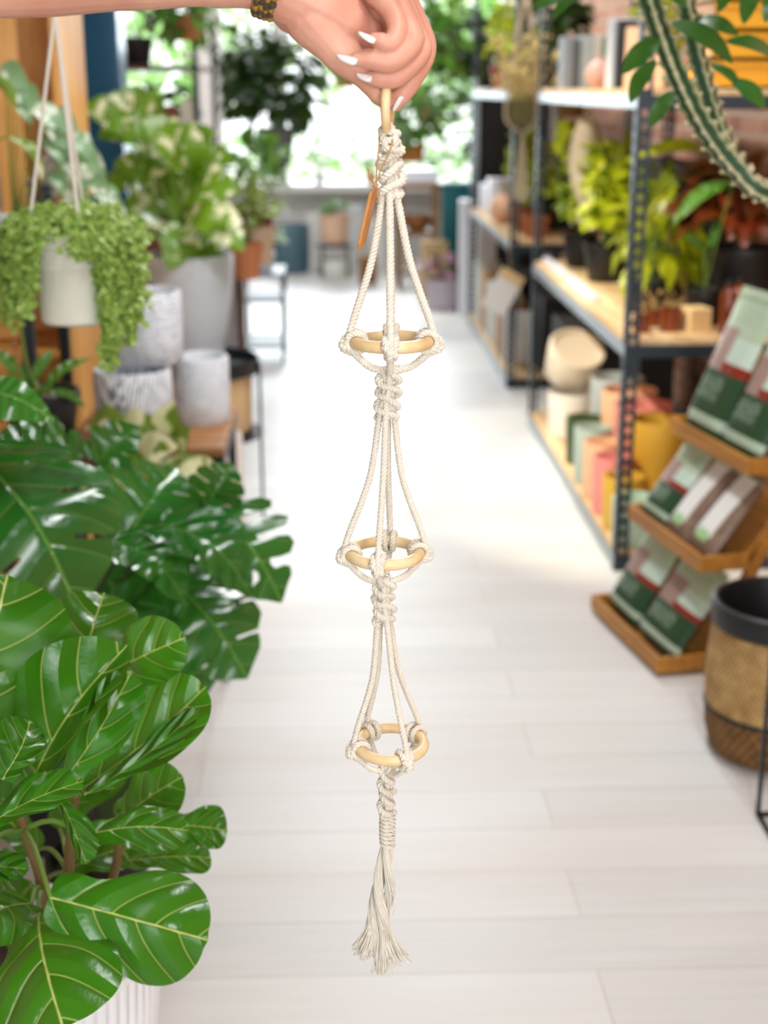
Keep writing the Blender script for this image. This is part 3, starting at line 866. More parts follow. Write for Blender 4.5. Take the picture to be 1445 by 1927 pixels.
m = MB(); m.tube([apex, apex + V((0, 0, .03)), V((apex.x, apex.y, 3.3 - zb))], [.004, .0025, .0025], 8); m.build('ceiling_cord', CORDW, hp)
f, s = MB(), MB(); rr = random.Random(12)
def string_leaf(p, L, out):
    n_ = (V((out.x * .6 + rr.uniform(-.5, .5), out.y * .6 - .3 + rr.uniform(-.5, .5), .6 + rr.uniform(-.3, .3)))).normalized()
    d = V((rr.uniform(-1, 1), rr.uniform(-1, 1), rr.uniform(-1, .3))).normalized()
    put_leaf(f, T_DISC, p, p + d * L, n_, 1.0, .1, .15, 0, 0)
for i in range(720):
    a = rr.uniform(0, 2 * PI); q = math.sqrt(rr.random())
    R_ = .128 * q
    p = V((math.cos(a) * R_ * 1.03, math.sin(a) * R_ * .9, H_ + .008 + .030 * math.sqrt(max(0, 1 - q * q)) - .03 * max(0, q - .62) / .38 + rr.uniform(-.008, .010)))
    string_leaf(p, rr.uniform(.009, .015), V((math.cos(a), math.sin(a), 0)))
def strand(ax, drop, rad, wob=.012):
    a = ax + rr.uniform(-.12, .12)
    o = V((math.cos(a), math.sin(a), 0)); pts = []
    n = 9; R1 = rad + rr.uniform(-.008, .014)
    for i in range(n + 1):
        t = i / n
        pts.append(V((0, 0, H_)) + o * (.055 + (R1 - .055) * min(1, t * 3.2)) + V((rr.uniform(-wob, wob) * .6, rr.uniform(-wob, wob) * .6, .018 * math.sin(PI * min(1, t * 3)) - drop * max(0, t - .22) / .78)))
    path = smooth_path(pts, .006)
    s.tube(path, .0008, 4)
    for p in path:
        for k in range(2):
            string_leaf(p + V((rr.uniform(-.006, .006), rr.uniform(-.006, .006), 0)), rr.uniform(.009, .014), o)
for k in range(26): strand(rr.uniform(2.6, 4.35), rr.uniform(.05, .135), .108)
for k in range(12): strand(rr.uniform(2.9, 3.6), rr.uniform(.09, .16), .112)
for k in range(34): strand(rr.uniform(-.95, .55), rr.uniform(.06, .165), .108)
for k in range(10): strand(rr.uniform(-.75, -.2), rr.uniform(.12, .19), .098)
for k in range(10): strand(rr.uniform(-.95, -.65), rr.uniform(.16, .235), .090)
for k in range(7): strand(rr.uniform(-1.35, -1.1), rr.uniform(.02, .05), .09)
for k in range(14): strand(rr.uniform(.6, 2.6), rr.uniform(.06, .14), .105)
f.build('foliage', L_STRING, hp, angle=180); s.build('stem', STEM, hp)

# ------------------------------------------------------------------ slatted crate stand with orchid
PINE = wood('orange_pine', '#c78a3e', '#e6b56c', 3, 'Z', .5, 9)
PINEX = wood('orange_pine_slat', '#b5742a', '#d9a04e', 3, 'X', .5, 9)
OAKD = wood('dark_stained_wood', '#4a2a18', '#6d4126', 4, 'Y', .5, 9)
OAKM = wood('mid_brown_wood', '#86592e', '#ab7a48', 4, 'X', .5, 9)
BEECH = wood('beech_stave', '#b99566', '#d4b489', 4, 'Z', .5, 8)
METB = plain('black_metal', '#15191c', .4, .2, metal=.3)
METD = plain('dark_blue_grey_metal', '#232c31', .35, .15, metal=.3)
sx, sy = -1.02, 3.25
cr = thing('slatted_stand', 'orange pine slatted stand in a black metal frame behind the orchid', 'display stand', (sx, sy, 0))
for k in range(11):
    m = MB(); m.box((0, 0, .09 + k * .088), (.58, .018, .064)); m.build('slat', PINEX, cr, bevel=.002)
for x in (-.31, .31):
    for y in (-.005, .42):
        m = MB(); m.box((x, y, .53), (.026, .026, 1.06)); m.build('post', METB, cr)
for k, z in enumerate((.05, 1.05)):
    m = MB(); m.box((0, .21, z), (.60, .42, .022)); m.build('shelf_board', OAKM, cr, bevel=.002)
st = thing('plant_stool', 'small dark wooden stool carrying the orchid behind the monstera', 'stool', (-.60, 2.90, 0))
STZ = at(60, 835, 2.9).z
m = MB(); m.lathe([(0, 0), (.13, 0), (.135, .006), (.135, .024), (.13, .03), (0, .03)], (0, 0, STZ - .03), 28); m.build('seat', OAKD, st)
for k in range(3):
    a = PI / 2 + k * 2.094; m = MB(); m.tube([(.10 * math.cos(a), .10 * math.sin(a), STZ - .031), (.15 * math.cos(a), .15 * math.sin(a), 0)], [.015, .011], 10); m.build('leg', OAKD, st)
orc = thing('orchid', 'orchid with strappy leaves and a tall spike in a black pot on the stool', 'potted plant', (-.62, 2.90, STZ))
add_pot(orc, BLACKP, plain('bark_chips', '#8a6f4c', .9, .5, 120, .8), .062, .080, .118)
oz = V((-.62, 2.90, STZ + .105))
s = leaves(orc, L_MID, [((78, 745, 2.88), (166, 668, 2.92), (-.3, -.5, .8), 1.2, .1, .25, 0, .1), ((85, 735, 2.85), (165, 760, 2.85), (.1, -.5, .85), 1.2, .12, .1, 0, .2), ((55, 740, 2.9), (-15, 650, 2.95), (.4, -.6, .7), 1.1, .1, .2, 0, .1), ((60, 720, 2.95), (100, 655, 3.02), (.1, -.8, .5), 1.1, .1, .2, 0, .1), ((50, 750, 2.85), (-40, 735, 2.8), (.1, -.5, .85), 1.1, .1, .2, 0, .1)], T_STRAP, oz)
s.tube(smooth_path([oz, at(52, 690, 2.9), at(40, 620, 2.9), at(28, 555, 2.9), at(5, 500, 2.9)], .02), .0035, 6)
s.build('flower_spike', STEM, orc, world=True)
m = MB(); m.tube([oz - V((0, 0, .02)), at(36, 720, 2.89), at(27, 648, 2.89)], .003, 6); m.ball(at(27, 646, 2.89), .006, 6); m.build('stake', plain('brown_stake', '#9a6a48', .6), orc, world=True)

# ------------------------------------------------------------------ patterned grey planters on a low table
tb = thing('plant_table', 'low brown slat table with black legs under the patterned grey planters', 'table', (-.475, 3.62, 0))
TZ = at(255, 822, 3.5).z
for k in range(5):
    m = MB(); m.box((0, -.20 + k * .10, TZ - .012), (.40, .088, .024)); m.build('slat', OAKM, tb, bevel=.003)
m = MB()
for y in (-.24, .24): m.box((0, y, TZ - .038), (.40, .02, .026))
for x in (-.19, .19): m.box((x, 0, TZ - .038), (.02, .46, .026))
m.build('apron', METB, tb)
for x in (-.185, .185):
    for y in (-.235, .235): m = MB(); m.box((x, y, (TZ - .052) / 2), (.022, .022, TZ - .052)); m.build('leg', METB, tb)
def patterned(name, c1, c2, sx_, sz_, seed):
    t = NT(name); tc = t.N('TexCoord'); mp = t.N('Mapping'); mp.inputs['Scale'].default_value = (sx_, sx_, sz_); mp.inputs['Rotation'].default_value = (.5, .3, seed)
    t.l(tc.outputs['Object'], mp.inputs[0]); wv = t.N('TexWave', Scale=1.0, Distortion=6.0, Detail=3.0); wv.inputs['Detail Scale'].default_value = 2.0
    t.l(mp.outputs[0], wv.inputs[0]); f = t.math('ADD', t.math('MULTIPLY', wv.outputs['Fac'], .6), t.math('MULTIPLY', t.noise(25, 4), .5))
    t.l(t.ramp(f, [(.38, srgb(c1)), (.62, srgb(c2))]), t.b.inputs['Base Color']); t.set(Roughness=.6); t.bump(f, .3, .004); return t.m
PT1 = patterned('hatched_grey_glaze', '#8d99a5', '#eceff3', 40, 70, 1); PT2 = patterned('striped_grey_glaze', '#72818f', '#eef1f4', 55, 18, 2); PT3 = patterned('speckled_grey_glaze', '#9aa4ae', '#eef1f4', 60, 60, 3)
def planter(name, label, x, y, z, r, h_, mat_, group=None, cat='planter'):
    t = thing(name, label, cat, (x, y, z), 0, group)
    m = MB(); m.lathe([(0, 0), (r * .90, 0), (r * .97, .008), (r, h_ * .3), (r, h_ - .008), (r - .004, h_), (r - .010, h_), (r - .014, h_ - .01), (r - .016, .014), (0, .014)], (0, 0, 0), 40); m.build('pot', mat_, t, bevel=0)
    return t
g2 = at(252, 760, 3.5); g3 = at(318, 730, 3.66)
planter('grey_planter', 'grey planter in bold stripes, lower front of the patterned trio', g2.x, 3.50, TZ, .100, .180, PT2)
planter('grey_planter', 'grey speckled planter at the aisle side of the patterned trio', g2.x + .16, 3.67, TZ, .074, .180, PT3)
planter('grey_planter', 'grey hatched planter perched on top of the patterned trio', g2.x + .035, 3.585, TZ + .182, .088, .185, PT1)

# cream and green plant at the foot of the table
VP = thing('variegated_plant', 'cream and green splashed plant in a pale pot in front of the grey planters', 'potted plant', (-.50, 3.16, 0))
PALEP = plain('pale_pink_ceramic', '#ddd2cb', .5, .05)
add_pot(VP, PALEP, SOIL, .085, .105, .36)
L_CREAM = leafmat('cream_splashed_leaf', '#51701f', '#7f9a3a', None, '#9aa860', .35, 6, .6, .25, ('#f0eec2', 16, .47))
rr = random.Random(4); rows = []
for (x, y, n) in ((190, 830, 1), (215, 785, 1), (250, 850, 1), (300, 840, 1), (330, 890, 1), (285, 900, 1), (365, 880, 1), (345, 840, 1), (395, 900, 1), (240, 900, 1), (320, 800, 1), (270, 800, 1), (200, 880, 1), (375, 930, 1), (310, 930, 1)):
    a = rr.uniform(-.6, 3.6); L = rr.uniform(38, 62); Y = 3.18 + rr.uniform(-.14, .10)
    rows.append(((x - math.cos(a) * L, y + 20, Y), (x + math.cos(a) * L * .6, y - math.sin(a) * L * .8, Y - .05), (rr.uniform(-.4, .4), -.75, .6), 1.0, .1, .15, .05, .2))
s = leaves(VP, L_CREAM, rows, T_WIDE, V((-.50, 3.16, .345)), STEM, .0028); s.build('leaf_stalk', STEM, VP, world=True)

tq = at(424, 818, 4.15)
planter('slim_planter', 'slim tall empty planter in pale pink with a brown inside, by the drum table', tq.x, 4.18, 0, .050, tq.z, PALEP)
# ------------------------------------------------------------------ tall grey planter with variegated monstera on a drum table
dx, dy = -.455, 4.75
dt = thing('drum_table', 'round drum table of beech staves with a dark lipped tray top and thin legs', 'side table', (dx, dy, 0))
DZ = at(400, 684, 4.75).z
m = MB(); m.lathe([(0, DZ - .03), (.195, DZ - .03), (.20, DZ - .026), (.20, DZ + .022), (.197, DZ + .025), (.192, DZ + .022), (.190, DZ - .008), (0, DZ - .008)], (0, 0, 0), 40); m.build('tray', METD, dt)
m = MB(); m.lathe([(0, .34), (.165, .34), (.170, .36), (.175, DZ - .031), (0, DZ - .031)], (0, 0, 0), 36); m.build('drum', BEECH, dt)
m = MB(); m.lathe([(.166, .33), (.176, .33), (.178, .36), (.168, .36)], (0, 0, 0), 36); m.build('hoop', METB, dt)
for k in range(4):
    a = -.15 + k * PI / 2; m = MB(); m.tube([(.204 * math.cos(a), .204 * math.sin(a), DZ + .01), (.204 * math.cos(a), .204 * math.sin(a), 0)], .0055, 8); m.build('leg', METB, dt)
m = MB(); m.lathe([(.198, .335), (.208, .335), (.208, .345), (.198, .345)], (0, 0, 0), 36); m.build('leg_ring', METB, dt)
GREYC = plain('grey_concrete', '#b6bdc3', .65, .12, 10, .2)
vx, vy, vz = dx - .03, dy + .01, DZ - .0075
vm = thing('variegated_monstera', 'tall smooth grey planter overflowing with a cream flecked monstera, on the drum table', 'potted plant', (vx, vy, vz))
ph = at(355, 478, 4.75).z - vz
m = MB(); m.lathe([(0, 0), (.085, 0), (.098, .008), (.122, ph * .3), (.143, ph * .6), (.153, ph * .85), (.154, ph - .01), (.150, ph), (.142, ph), (.140, ph - .02), (.11, .03), (0, .03)], (0, 0, 0), 44); m.build('pot', GREYC, vm)
m = MB(); m.lathe([(0, ph - .05), (.135, ph - .05), (.135, ph - .04), (0, ph - .03)], (0, 0, 0), 24); m.build('soil', SOIL, vm)
rows = []; rr = random.Random(21)
for (bx_, by_, tx, ty) in ((270, 255, 165, 195), (265, 260, 190, 250), (310, 280, 215, 240), (290, 250, 240, 165), (330, 300, 250, 330), (340, 300, 280, 225), (350, 330, 430, 290), (345, 300, 395, 245), (360, 360, 440, 350), (330, 380, 240, 380), (350, 400, 300, 330), (350, 420, 440, 400), (330, 440, 270, 440), (365, 450, 395, 540), (350, 430, 320, 500), (380, 420, 455, 460), (310, 350, 225, 300), (360, 330, 350, 240), (300, 420, 230, 430), (395, 380, 415, 450), (330, 340, 330, 400), (280, 330, 205, 345)):
    Y = 4.75 + rr.uniform(-.16, .12)
    rows.append(((bx_, by_, Y + .06), (tx, ty, Y - .05), (rr.uniform(-.3, .4), -.75, .62), .85, .14, .05, .03, .15))
s = leaves(vm, L_VARI, rows, T_MONST, V((vx, vy, vz + ph - .05)), STEM, .005); s.build('leaf_stalk', STEM, vm, world=True)

# ------------------------------------------------------------------ pine bookcase, its bottles and the plant beside it
bc = thing('pine_bookcase', 'tall orange pine bookcase with open shelves behind the hanging pot', 'bookcase', (-1.10, 4.30, 0))
m = MB()
for k in range(4): m.box((-.30 + k * .17, .20, 1.05), (.165, .02, 2.1))
m.build('back_board', PINE, bc, smooth=False)
for x in (-.40, .335): m = MB(); m.box((x, 0, 1.05), (.024, .42, 2.1)); m.build('side_panel', PINE, bc, bevel=.002)
m = MB(); m.box((.19, -.19, 1.62), (.075, .022, 1.0)); m.build('front_stile', PINE, bc, bevel=.002)
for z in (.30, .74, 1.12, 2.09): m = MB(); m.box((-.0325, 0, z), (.71, .38, .022)); m.build('shelf_board', PINEX, bc, bevel=.002)
def bottle(name, label, x, y, z, r, h_, mat_, lab=None, cap=None, group=None, neck=.45):
    t = thing(name, label, 'bottle', (x, y, z), 0, group)
    m = MB(); m.lathe([(0, 0), (r * .96, 0), (r, .004), (r, h_ * .68), (r * .85, h_ * .76), (r * neck, h_ * .82), (r * neck, h_ * .9), (0, h_ * .9)], (0, 0, 0), 20); m.build('bottle_body', mat_, t)
    if lab: m = MB(); m.lathe([(r + .0006, h_ * .12), (r + .0010, h_ * .12), (r + .0010, h_ * .42), (r + .0006, h_ * .42)], (0, 0, 0), 20); m.build('label_band', lab, t)
    if cap: m = MB(); m.lathe([(0, h_ * .9), (r * neck * 1.15, h_ * .9), (r * neck * 1.1, h_), (0, h_)], (0, 0, 0), 14); m.build('cap', cap, t)
    return t
WPL = plain('white_plastic', '#e3e6ee', .35, .04); BLU = plain('royal_blue_plastic', '#2a3a9c', .35); PNK = plain('rose_pink', '#e08aa0', .5); AMB = plain('amber_glass', '#7a3412', .12, .3, Coat_Weight=.5)
bz = 1.1318
bottle('spray_bottle', 'white bottle with a royal blue band and cap on the pine shelf', at(98, 330, 4.24).x, 4.24, bz, .034, .225, WPL, BLU, BLU)
bottle('spray_bottle', 'white bottle with a rose pink band beside the blue capped one', at(109, 350, 4.14).x, 4.14, bz, .018, .15, WPL, PNK, PNK)
bottle('spray_bottle', 'small royal blue bottle on the pine shelf near the white card', at(58, 350, 4.2).x, 4.2, bz, .022, .115, BLU, None, WPL)
cd = thing('card_sign', 'white card stood upright with a pale blue square, at the end of the pine shelf', 'card', (at(5, 360, 4.18).x, 4.18, bz))
m = MB(); m.box((0, 0, .085), (.13, .008, .17)); m.build('card', plain('white_card', '#e6eef0', .6), cd); m = MB(); m.box((0, -.005, .075), (.075, .002, .09)); m.build('printed_square', plain('pale_blue_print', '#9cc0d0', .6), cd)
bush('trailing_pothos', 'pale flecked pothos climbing beside the pine bookcase above the orchid', 'potted plant', (-1.05, 3.36, 1.062), (L_VARI, STEM), T_WIDE, 22, (.26, .08, .20), (.10, .15), .8, (.10, -.02, .38), (0, 0, .16), .003, .5, 9, lambda r: add_pot(r, PLW, SOIL, .07, .09, .17), stems=16)
tl = thing('trailing_ivy', 'long pale leaved trailer hanging down in front of the pine bookcase', 'potted plant', (-.80, 3.58, 1.062))
add_pot(tl, GREYC, SOIL, .055, .07, .13)
L_PALE = leafmat('frosted_leaf', '#5b8a58', '#a9c5a4', None, '#bcd0b4', .4, 5, .7, .25, ('#eef4e6', 22, .55))
rows = []
for i, (x, y) in enumerate(((95, 235), (115, 255), (100, 280), (125, 300), (150, 270), (165, 300), (150, 330), (180, 340), (195, 370), (140, 370), (110, 340), (205, 385), (160, 385), (120, 225), (80, 215), (60, 180), (30, 170), (20, 140), (45, 200))):
    rows.append(((x - 14, y - 22, 3.52), (x + 14 + 8 * (i % 3), y + 28, 3.48), (.3 * (-1) ** i, -.8, .5), .75, .1, .1, 0, .2))
s = leaves(tl, L_PALE, rows, T_WIDE, V((-.80, 3.58, 1.18)), STEM, .002); s.build('stem', STEM, tl, world=True)
# teal cupboard and things further up the left side
TEAL = plain('deep_teal_paint', '#0d5274', .22, .15, 6)
cb = thing('teal_cupboard', 'tall glossy deep teal cupboard beyond the pine bookcase', 'cupboard', (at(240, 100, 5.36).x - .225, 5.24, 0))
m = MB(); m.box((0, .02, 1.1), (.44, .20, 2.2)); m.build('carcass', TEAL, cb, bevel=.004)
for s_ in (-1, 1):
    m = MB(); m.box((s_ * .108, -.092, 1.1), (.208, .02, 2.12)); d = m.build('door', TEAL, cb, bevel=.003)
    m = MB(); m.tube([(s_ * .02, -.108, 1.02), (s_ * .02, -.108, 1.16)], .006, 8); m.build('handle', METB, d)
# ------------------------------------------------------------------ steel shelving on the right of the aisle
BEAM = plain('window_lit_steel', '#6f7d88', .3, .1, 8, metal=.35)  # window light on the aisle side is put into this paler steel
POSTM = plain('navy_and_shaded_steel', '#22303a', .38, .12, 8, metal=.2)
BOARD = wood('pale_shelf_board', '#cfa873', '#ecd2a4', 3, 'Y', .55, 10)
def slotted_post(x, y, h_, dx_, dy_, par):
    """an angle post with real slots: one flange along x, one along y"""
    m = MB(); w, t, p = .042, .003, .040
    for (ax, sg) in (('x', dx_), ('y', dy_)):
        def B(u0, u1, z0, z1):
            cu, du = sg * (u0 + u1) / 2, u1 - u0
            if ax == 'x': m.box((x + cu, y, (z0 + z1) / 2), (du, t, z1 - z0))
            else: m.box((x, y + cu, (z0 + z1) / 2), (t, du, z1 - z0))
        B(0, .013, 0, h_); B(.029, w, 0, h_)
        k = 0
        while k * p < h_:
            B(.013, .029, k * p, min(h_, k * p + .016)); k += 1
    return m.build('post', POSTM, par, smooth=False)
def shelving(name, label, x0, x1, y0, y1, levels, h_, board=True):
    u = thing(name, label, 'shelving', (x0, y0, 0))
    L, D = y1 - y0, x1 - x0
    for (x, y, a, b) in ((0, 0, 1, 1), (D, 0, -1, 1), (0, L, 1, -1), (D, L, -1, -1)): slotted_post(x, y, h_, a, b, u)
    for z in levels:
        m = MB(); m.box((D / 2, L / 2, z - .0098), (D - .012, L - .012, .018)); m.build('shelf_board', BOARD, u, smooth=False)
        for (a, b) in (((.004, 0), (.004, L)), ((D - .004, 0), (D - .004, L)), ((0, .004), (D, .004)), ((0, L - .004), (D, L - .004))):
            m = MB(); c = ((a[0] + b[0]) / 2, (a[1] + b[1]) / 2); 
            if a[0] == b[0]: m.box((c[0], c[1], z - .038), (.012, L - .02, .040))
            else: m.box((c[0], c[1], z - .038), (D - .02, .012, .040))
            m.build('beam', BEAM if a[0] == b[0] else POSTM, u, smooth=False, bevel=.002)  # same steel: aisle beams painted lit, end beams painted as shaded
    return u
AY0, AY1, BY0, BY1 = 4.20, 6.24, 7.05, 9.15
SX0, SX1 = .905, 1.50
Z1, Z2, Z3 = .066, .757, 1.497
shelving('steel_shelving', 'navy slotted steel shelving with pale boards holding the pastel pots', SX0, SX1, AY0, AY1, (Z1, Z2, Z3), 2.05)
shelving('steel_shelving', 'steel shelving further along the aisle holding thin boxes and white boxes', SX0, SX1, BY0, BY1, (Z1, Z2, Z3), 2.05)

# bottom shelf: pots in two rows
def C_(n, c, r=.45): return plain(n, c, r, .04, 8)
CREAM, SAGE, PEACH, PINKC, MUST, MINT, GRN, CORAL, GREYB, DGRN = C_('cream_glaze', '#e9dcc6'), C_('sage_glaze', '#a9bcb2'), C_('peach_glaze', '#f0bd97'), C_('pink_glaze', '#e8928a'), C_('mustard_glaze', '#d9ad3a'), C_('mint_glaze', '#bcd8c0'), C_('green_glaze', '#4f9a72'), C_('coral_glaze', '#ee6a58'), C_('grey_blue_glaze', '#b5bfc0'), C_('dark_green_glaze', '#39502b')
def cyl_pot(label, x, y, z, r, h_, mat_, saucer=False, rim=None):
    t = thing('ceramic_pot', label, 'pot', (x, y, z), 0, None)
    z0 = 0
    if saucer:
        m = MB(); m.lathe([(0, 0), (r * .98, 0), (r * 1.03, .004), (r * 1.03, .026), (r * .97, .026), (r * .95, .008), (0, .008)], (0, 0, 0), 36); m.build('saucer', mat_, t); z0 = .010
    m = MB(); m.lathe([(0, z0), (r * .90, z0), (r * .95, z0 + .005), (r * .97, h_ * .5), (r, h_ - .006), (r - .003, h_), (r - .008, h_), (r - .011, h_ - .006), (r * .86, z0 + .014), (0, z0 + .014)], (0, 0, 0), 40); m.build('pot', mat_, t)
    return t
front = [(5.03, SAGE, 'sage', .215), (4.84, PEACH, 'peach', .207), (4.645, PINKC, 'pink', .203), (4.455, MUST, 'mustard', .185), (4.29, MINT, 'mint', .16)]
for (Y, mt, cn, h_) in front:
    cyl_pot('narrow %s pot in the row along the aisle edge of the bottom shelf' % cn, .979, Y, Z1, .072, h_, mt)
for (Y, mt, cn) in ((5.46, GREYB, 'grey blue'), (5.215, PEACH, 'peach'), (4.965, PINKC, 'pink')):
    cyl_pot('low %s dish under the wide %s pot in the back row' % (cn, cn), 1.15, Y, Z1, .098, .078, mt)
    cyl_pot('wide %s pot raised on a dish in the back row of the bottom shelf' % cn, 1.15, Y, Z1 + .080, .108, .238, mt, True)
cyl_pot('low green dish under the big mustard pot', 1.15, 4.715, Z1, .095, .078, GRN)
cyl_pot('big mustard pot with saucer standing on the green dish', 1.15, 4.715, Z1 + .080, .106, .238, MUST, True)
cyl_pot('coral pot behind the big mustard pot', 1.335, 4.86, Z1, .068, .14, CORAL)
cyl_pot('coral pot stacked behind the big mustard pot', 1.335, 4.86, Z1 + .142, .072, .14, CORAL)
cyl_pot('white pot under the tipped cream pot at the far end', 1.03, 5.78, Z1, .108, .19, C_('white_glaze', '#ece6dc'))
tp = thing('ceramic_pot', 'large cream pot tipped toward the aisle on top of the white pot', 'pot', (1.015, 5.83, Z1 + .255))
m = MB(); m.lathe([(0, 0), (.108, 0), (.114, .006), (.124, .09), (.130, .165), (.127, .170), (.112, .170), (.108, .165), (.106, .158), (0, .156)], (0, 0, 0), 44); m.build('pot', CREAM, tp)
tp.scale = (.93, .93, .93)
tp.rotation_euler = (math.radians(34), math.radians(8), 0)
cyl_pot('squat dark green pot beside the white pot', 1.0, 5.32, Z1, .076, .185, DGRN)

# middle shelf: plants, jars
CA = (.93, AY0 + .06, Z2 + .004, 1.335, AY1 - .06, Z3 - .066)
CT = (.93, AY0 + .06, Z3 + .004, 1.47, AY1 - .06, 3.0)
def black_pot(rb_, rt_, h_): return lambda r: add_pot(r, BLACKP, SOIL, rb_, rt_, h_)
bush('leafy_shrub', 'bushy sunlit yellow green plant in a black pot behind the near post', 'potted plant', (1.10, 5.55, Z2), (L_YEL, STEM), T_WIDE, 420, (.20, .26, .24), (.05, .10), .9, (0, 0, .30), (0, 0, .14), .003, .3, 3, black_pot(.07, .09, .15), stems=26, clip=CA)
bush('leafy_shrub', 'smaller yellow green plant at the far end of the middle shelf', 'potted plant', (1.08, 6.02, Z2), (L_OLIVE, STEM), T_SMALL, 260, (.14, .15, .21), (.05, .09), 1.4, (0, 0, .28), (0, 0, .14), .003, .3, 5, black_pot(.06, .075, .14), stems=16, clip=CA)
bush('arching_plant', 'arching strap leaved yellow plant in a squat black pot by the near post', 'potted plant', (1.10, 4.78, Z2), (L_YEL, STEM), T_STRAP, 130, (.13, .13, .16), (.12, .22), 1.0, (0, 0, .20), (0, 0, .09), .003, .35, 8, black_pot(.055, .07, .10), stems=14, bend=.18, clip=CA)
pl = thing('broad_leaf_plant', 'upright plant with big paddle leaves in yellow and green', 'potted plant', (1.22, 5.05, Z2))
add_pot(pl, BLACKP, SOIL, .07, .09, .16)
rows = [((1345, 345, 4.9), (1222, 258, 4.7), (-.3, -.6, .75), .9, .15, .15, .03, .3), ((1240, 440, 5.0), (1262, 300, 5.0), (-.2, -.8, .4), 1.2, .1, .2, .02, .1), ((1225, 430, 5.0), (1205, 310, 5.0), (.3, -.8, .4), 1.0, .1, .2, .02, .1), ((1250, 450, 4.95), (1205, 390, 4.85), (.1, -.7, .6), 1.0, .1, .2, .02, .1), ((1270, 440, 5.1), (1330, 330, 5.1), (-.1, -.8, .5), 1.0, .1, .2, .02, .1), ((1260, 430, 5.0), (1235, 350, 5.15), (0, -.9, .3), 1.1, .1, .2, .02, .1), ((1275, 470, 4.9), (1320, 400, 4.9), (0, -.8, .5), .9, .1, .2, .02, .1)]
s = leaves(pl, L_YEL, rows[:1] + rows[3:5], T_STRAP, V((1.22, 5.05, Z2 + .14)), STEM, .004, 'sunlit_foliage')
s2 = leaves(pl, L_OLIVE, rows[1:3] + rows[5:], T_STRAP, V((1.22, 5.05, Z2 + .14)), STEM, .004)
s.build('leaf_stalk', STEM, pl, world=True); s2.build('leaf_stalk', STEM, pl, world=True)
L_RED = leafmat('russet_leaf', '#4a1710', '#8a3418', None, '#7a3020', .35, 5, .7, .2)
bush('croton', 'russet leaved plant in a large black pot near the wall end', 'potted plant', (at(1393, 490, 4.62).x, 4.62, Z2), (L_RED, STEMB), T_OVAL, 170, (.17, .17, .15), (.10, .16), .9, (0, 0, .36), (0, 0, .22), .004, .2, 6, black_pot(.095, .125, .24), stems=16, clip=CA[:3] + (1.47,) + CA[4:])
gl = thing('rubber_leaf_plant', 'dark pot plant with one long pale green leaf in front of the russet plant', 'potted plant', (at(1330, 480, 4.48).x, 4.48, Z2))
add_pot(gl, BLACKP, SOIL, .05, .06, .12)
s = leaves(gl, L_MID, [((1382, 340, 4.35), (1262, 412, 4.3), (-.2, -.6, .75), .95, .12, .1, .02, .15), ((1330, 470, 4.45), (1362, 400, 4.5), (0, -.8, .5), .9, .1, .2, .02, .1), ((1325, 480, 4.45), (1290, 440, 4.4), (0, -.8, .5), .9, .1, .2, .02, .1)], T_STRAP, V((at(1330, 480, 4.48).x, 4.48, Z2 + .11)), STEM, .003); s.build('leaf_stalk', STEM, gl, world=True)
AMBJ = AMB
for k, (px, Y, r, h_, lb) in enumerate(((1208, 4.34, .028, .055, 'amber jar closest to the near post'), (1232, 4.45, .024, .05, 'amber jar second from the near post, with dried sprigs around'), (1262, 4.36, .034, .07, 'squat amber jar in the middle of the shelf end'))):
    t = thing('amber_jar', lb, 'jar', (at(px, 600, Y).x, Y, Z2)); m = MB(); m.lathe([(0, 0), (r, 0), (r, h_), (r - .003, h_), (r - .004, .006), (0, .006)], (0, 0, 0), 24); m.build('jar', AMBJ, t)
for k, (px, Y, h_) in enumerate(((1345, 4.52, .17), (1368, 4.46, .13), (1390, 4.42, .16), (1412, 4.34, .15))):
    bottle('amber_bottle', 'amber bottle %s in the group at the wall end of the middle shelf' % ('tall and first', 'short and second', 'third along', 'last along')[k], at(px, 560, Y).x if k else at(1335, 560, Y).x, Y if k else 4.30, Z2, .026, h_, AMB, None, BLACKP, 'amber bottles')
DRY = plain('dried_stalk', '#b99a6a', .9, .3, 80)
t = thing('dried_posy', 'bunch of pale dried stalks lying behind the amber jars', 'dried flowers', (at(1275, 590, 4.5).x, 4.60, Z2))
m = MB(); rr = random.Random(2)
for i in range(60):
    a = rr.uniform(0, 2 * PI); p = V((rr.uniform(-.07, .07), rr.uniform(-.05, .05), .004)); q = p + V((math.cos(a) * .05, math.sin(a) * .03, rr.uniform(.02, .085)))
    m.tube([p, (p + q) / 2 + V((0, 0, .015)), q], .0014, 4); m.ball(q, rr.uniform(.004, .009), 5)
m.build('stalks', DRY, t)
KRAFT = plain('pale_kraft_card', '#e3c48e', .75, .08)
def carton(name, label, cat, x, y, z, sz, mat_, rz=0, group=None, tape=None):
    t = thing(name, label, cat, (x, y, z), rz, group)
    m = MB(); m.box((0, 0, sz[2] / 2), sz); m.build('box', mat_, t, bevel=min(.004, min(sz) * .1), smooth=False)
    if tape: m = MB(); m.box((0, 0, sz[2] + .0006), (sz[0] * .96, sz[1] * .2, .0012)); m.build('lid_strip', tape, t, smooth=False)
    return t
carton('kraft_box', 'pale kraft box at the shelf end beside the squat amber jar', 'box', at(1312, 595, 4.34).x, 4.36, Z2, (.075, .08, .075), KRAFT, .2)
for k, (px, Y) in enumerate(((1070, 5.95), (1078, 5.35))):
    t = thing('ticket_rail', ('white ticket strip along the far part of the middle shelf edge', 'white ticket strip along the near part of the middle shelf edge')[k], 'label strip', (SX0 + .045, 5.90 if k == 0 else 5.25, Z2))
    m = MB(); m.box((0, 0, .012), (.03, .55, .024)); m.build('strip', WPL, t, bevel=.002)

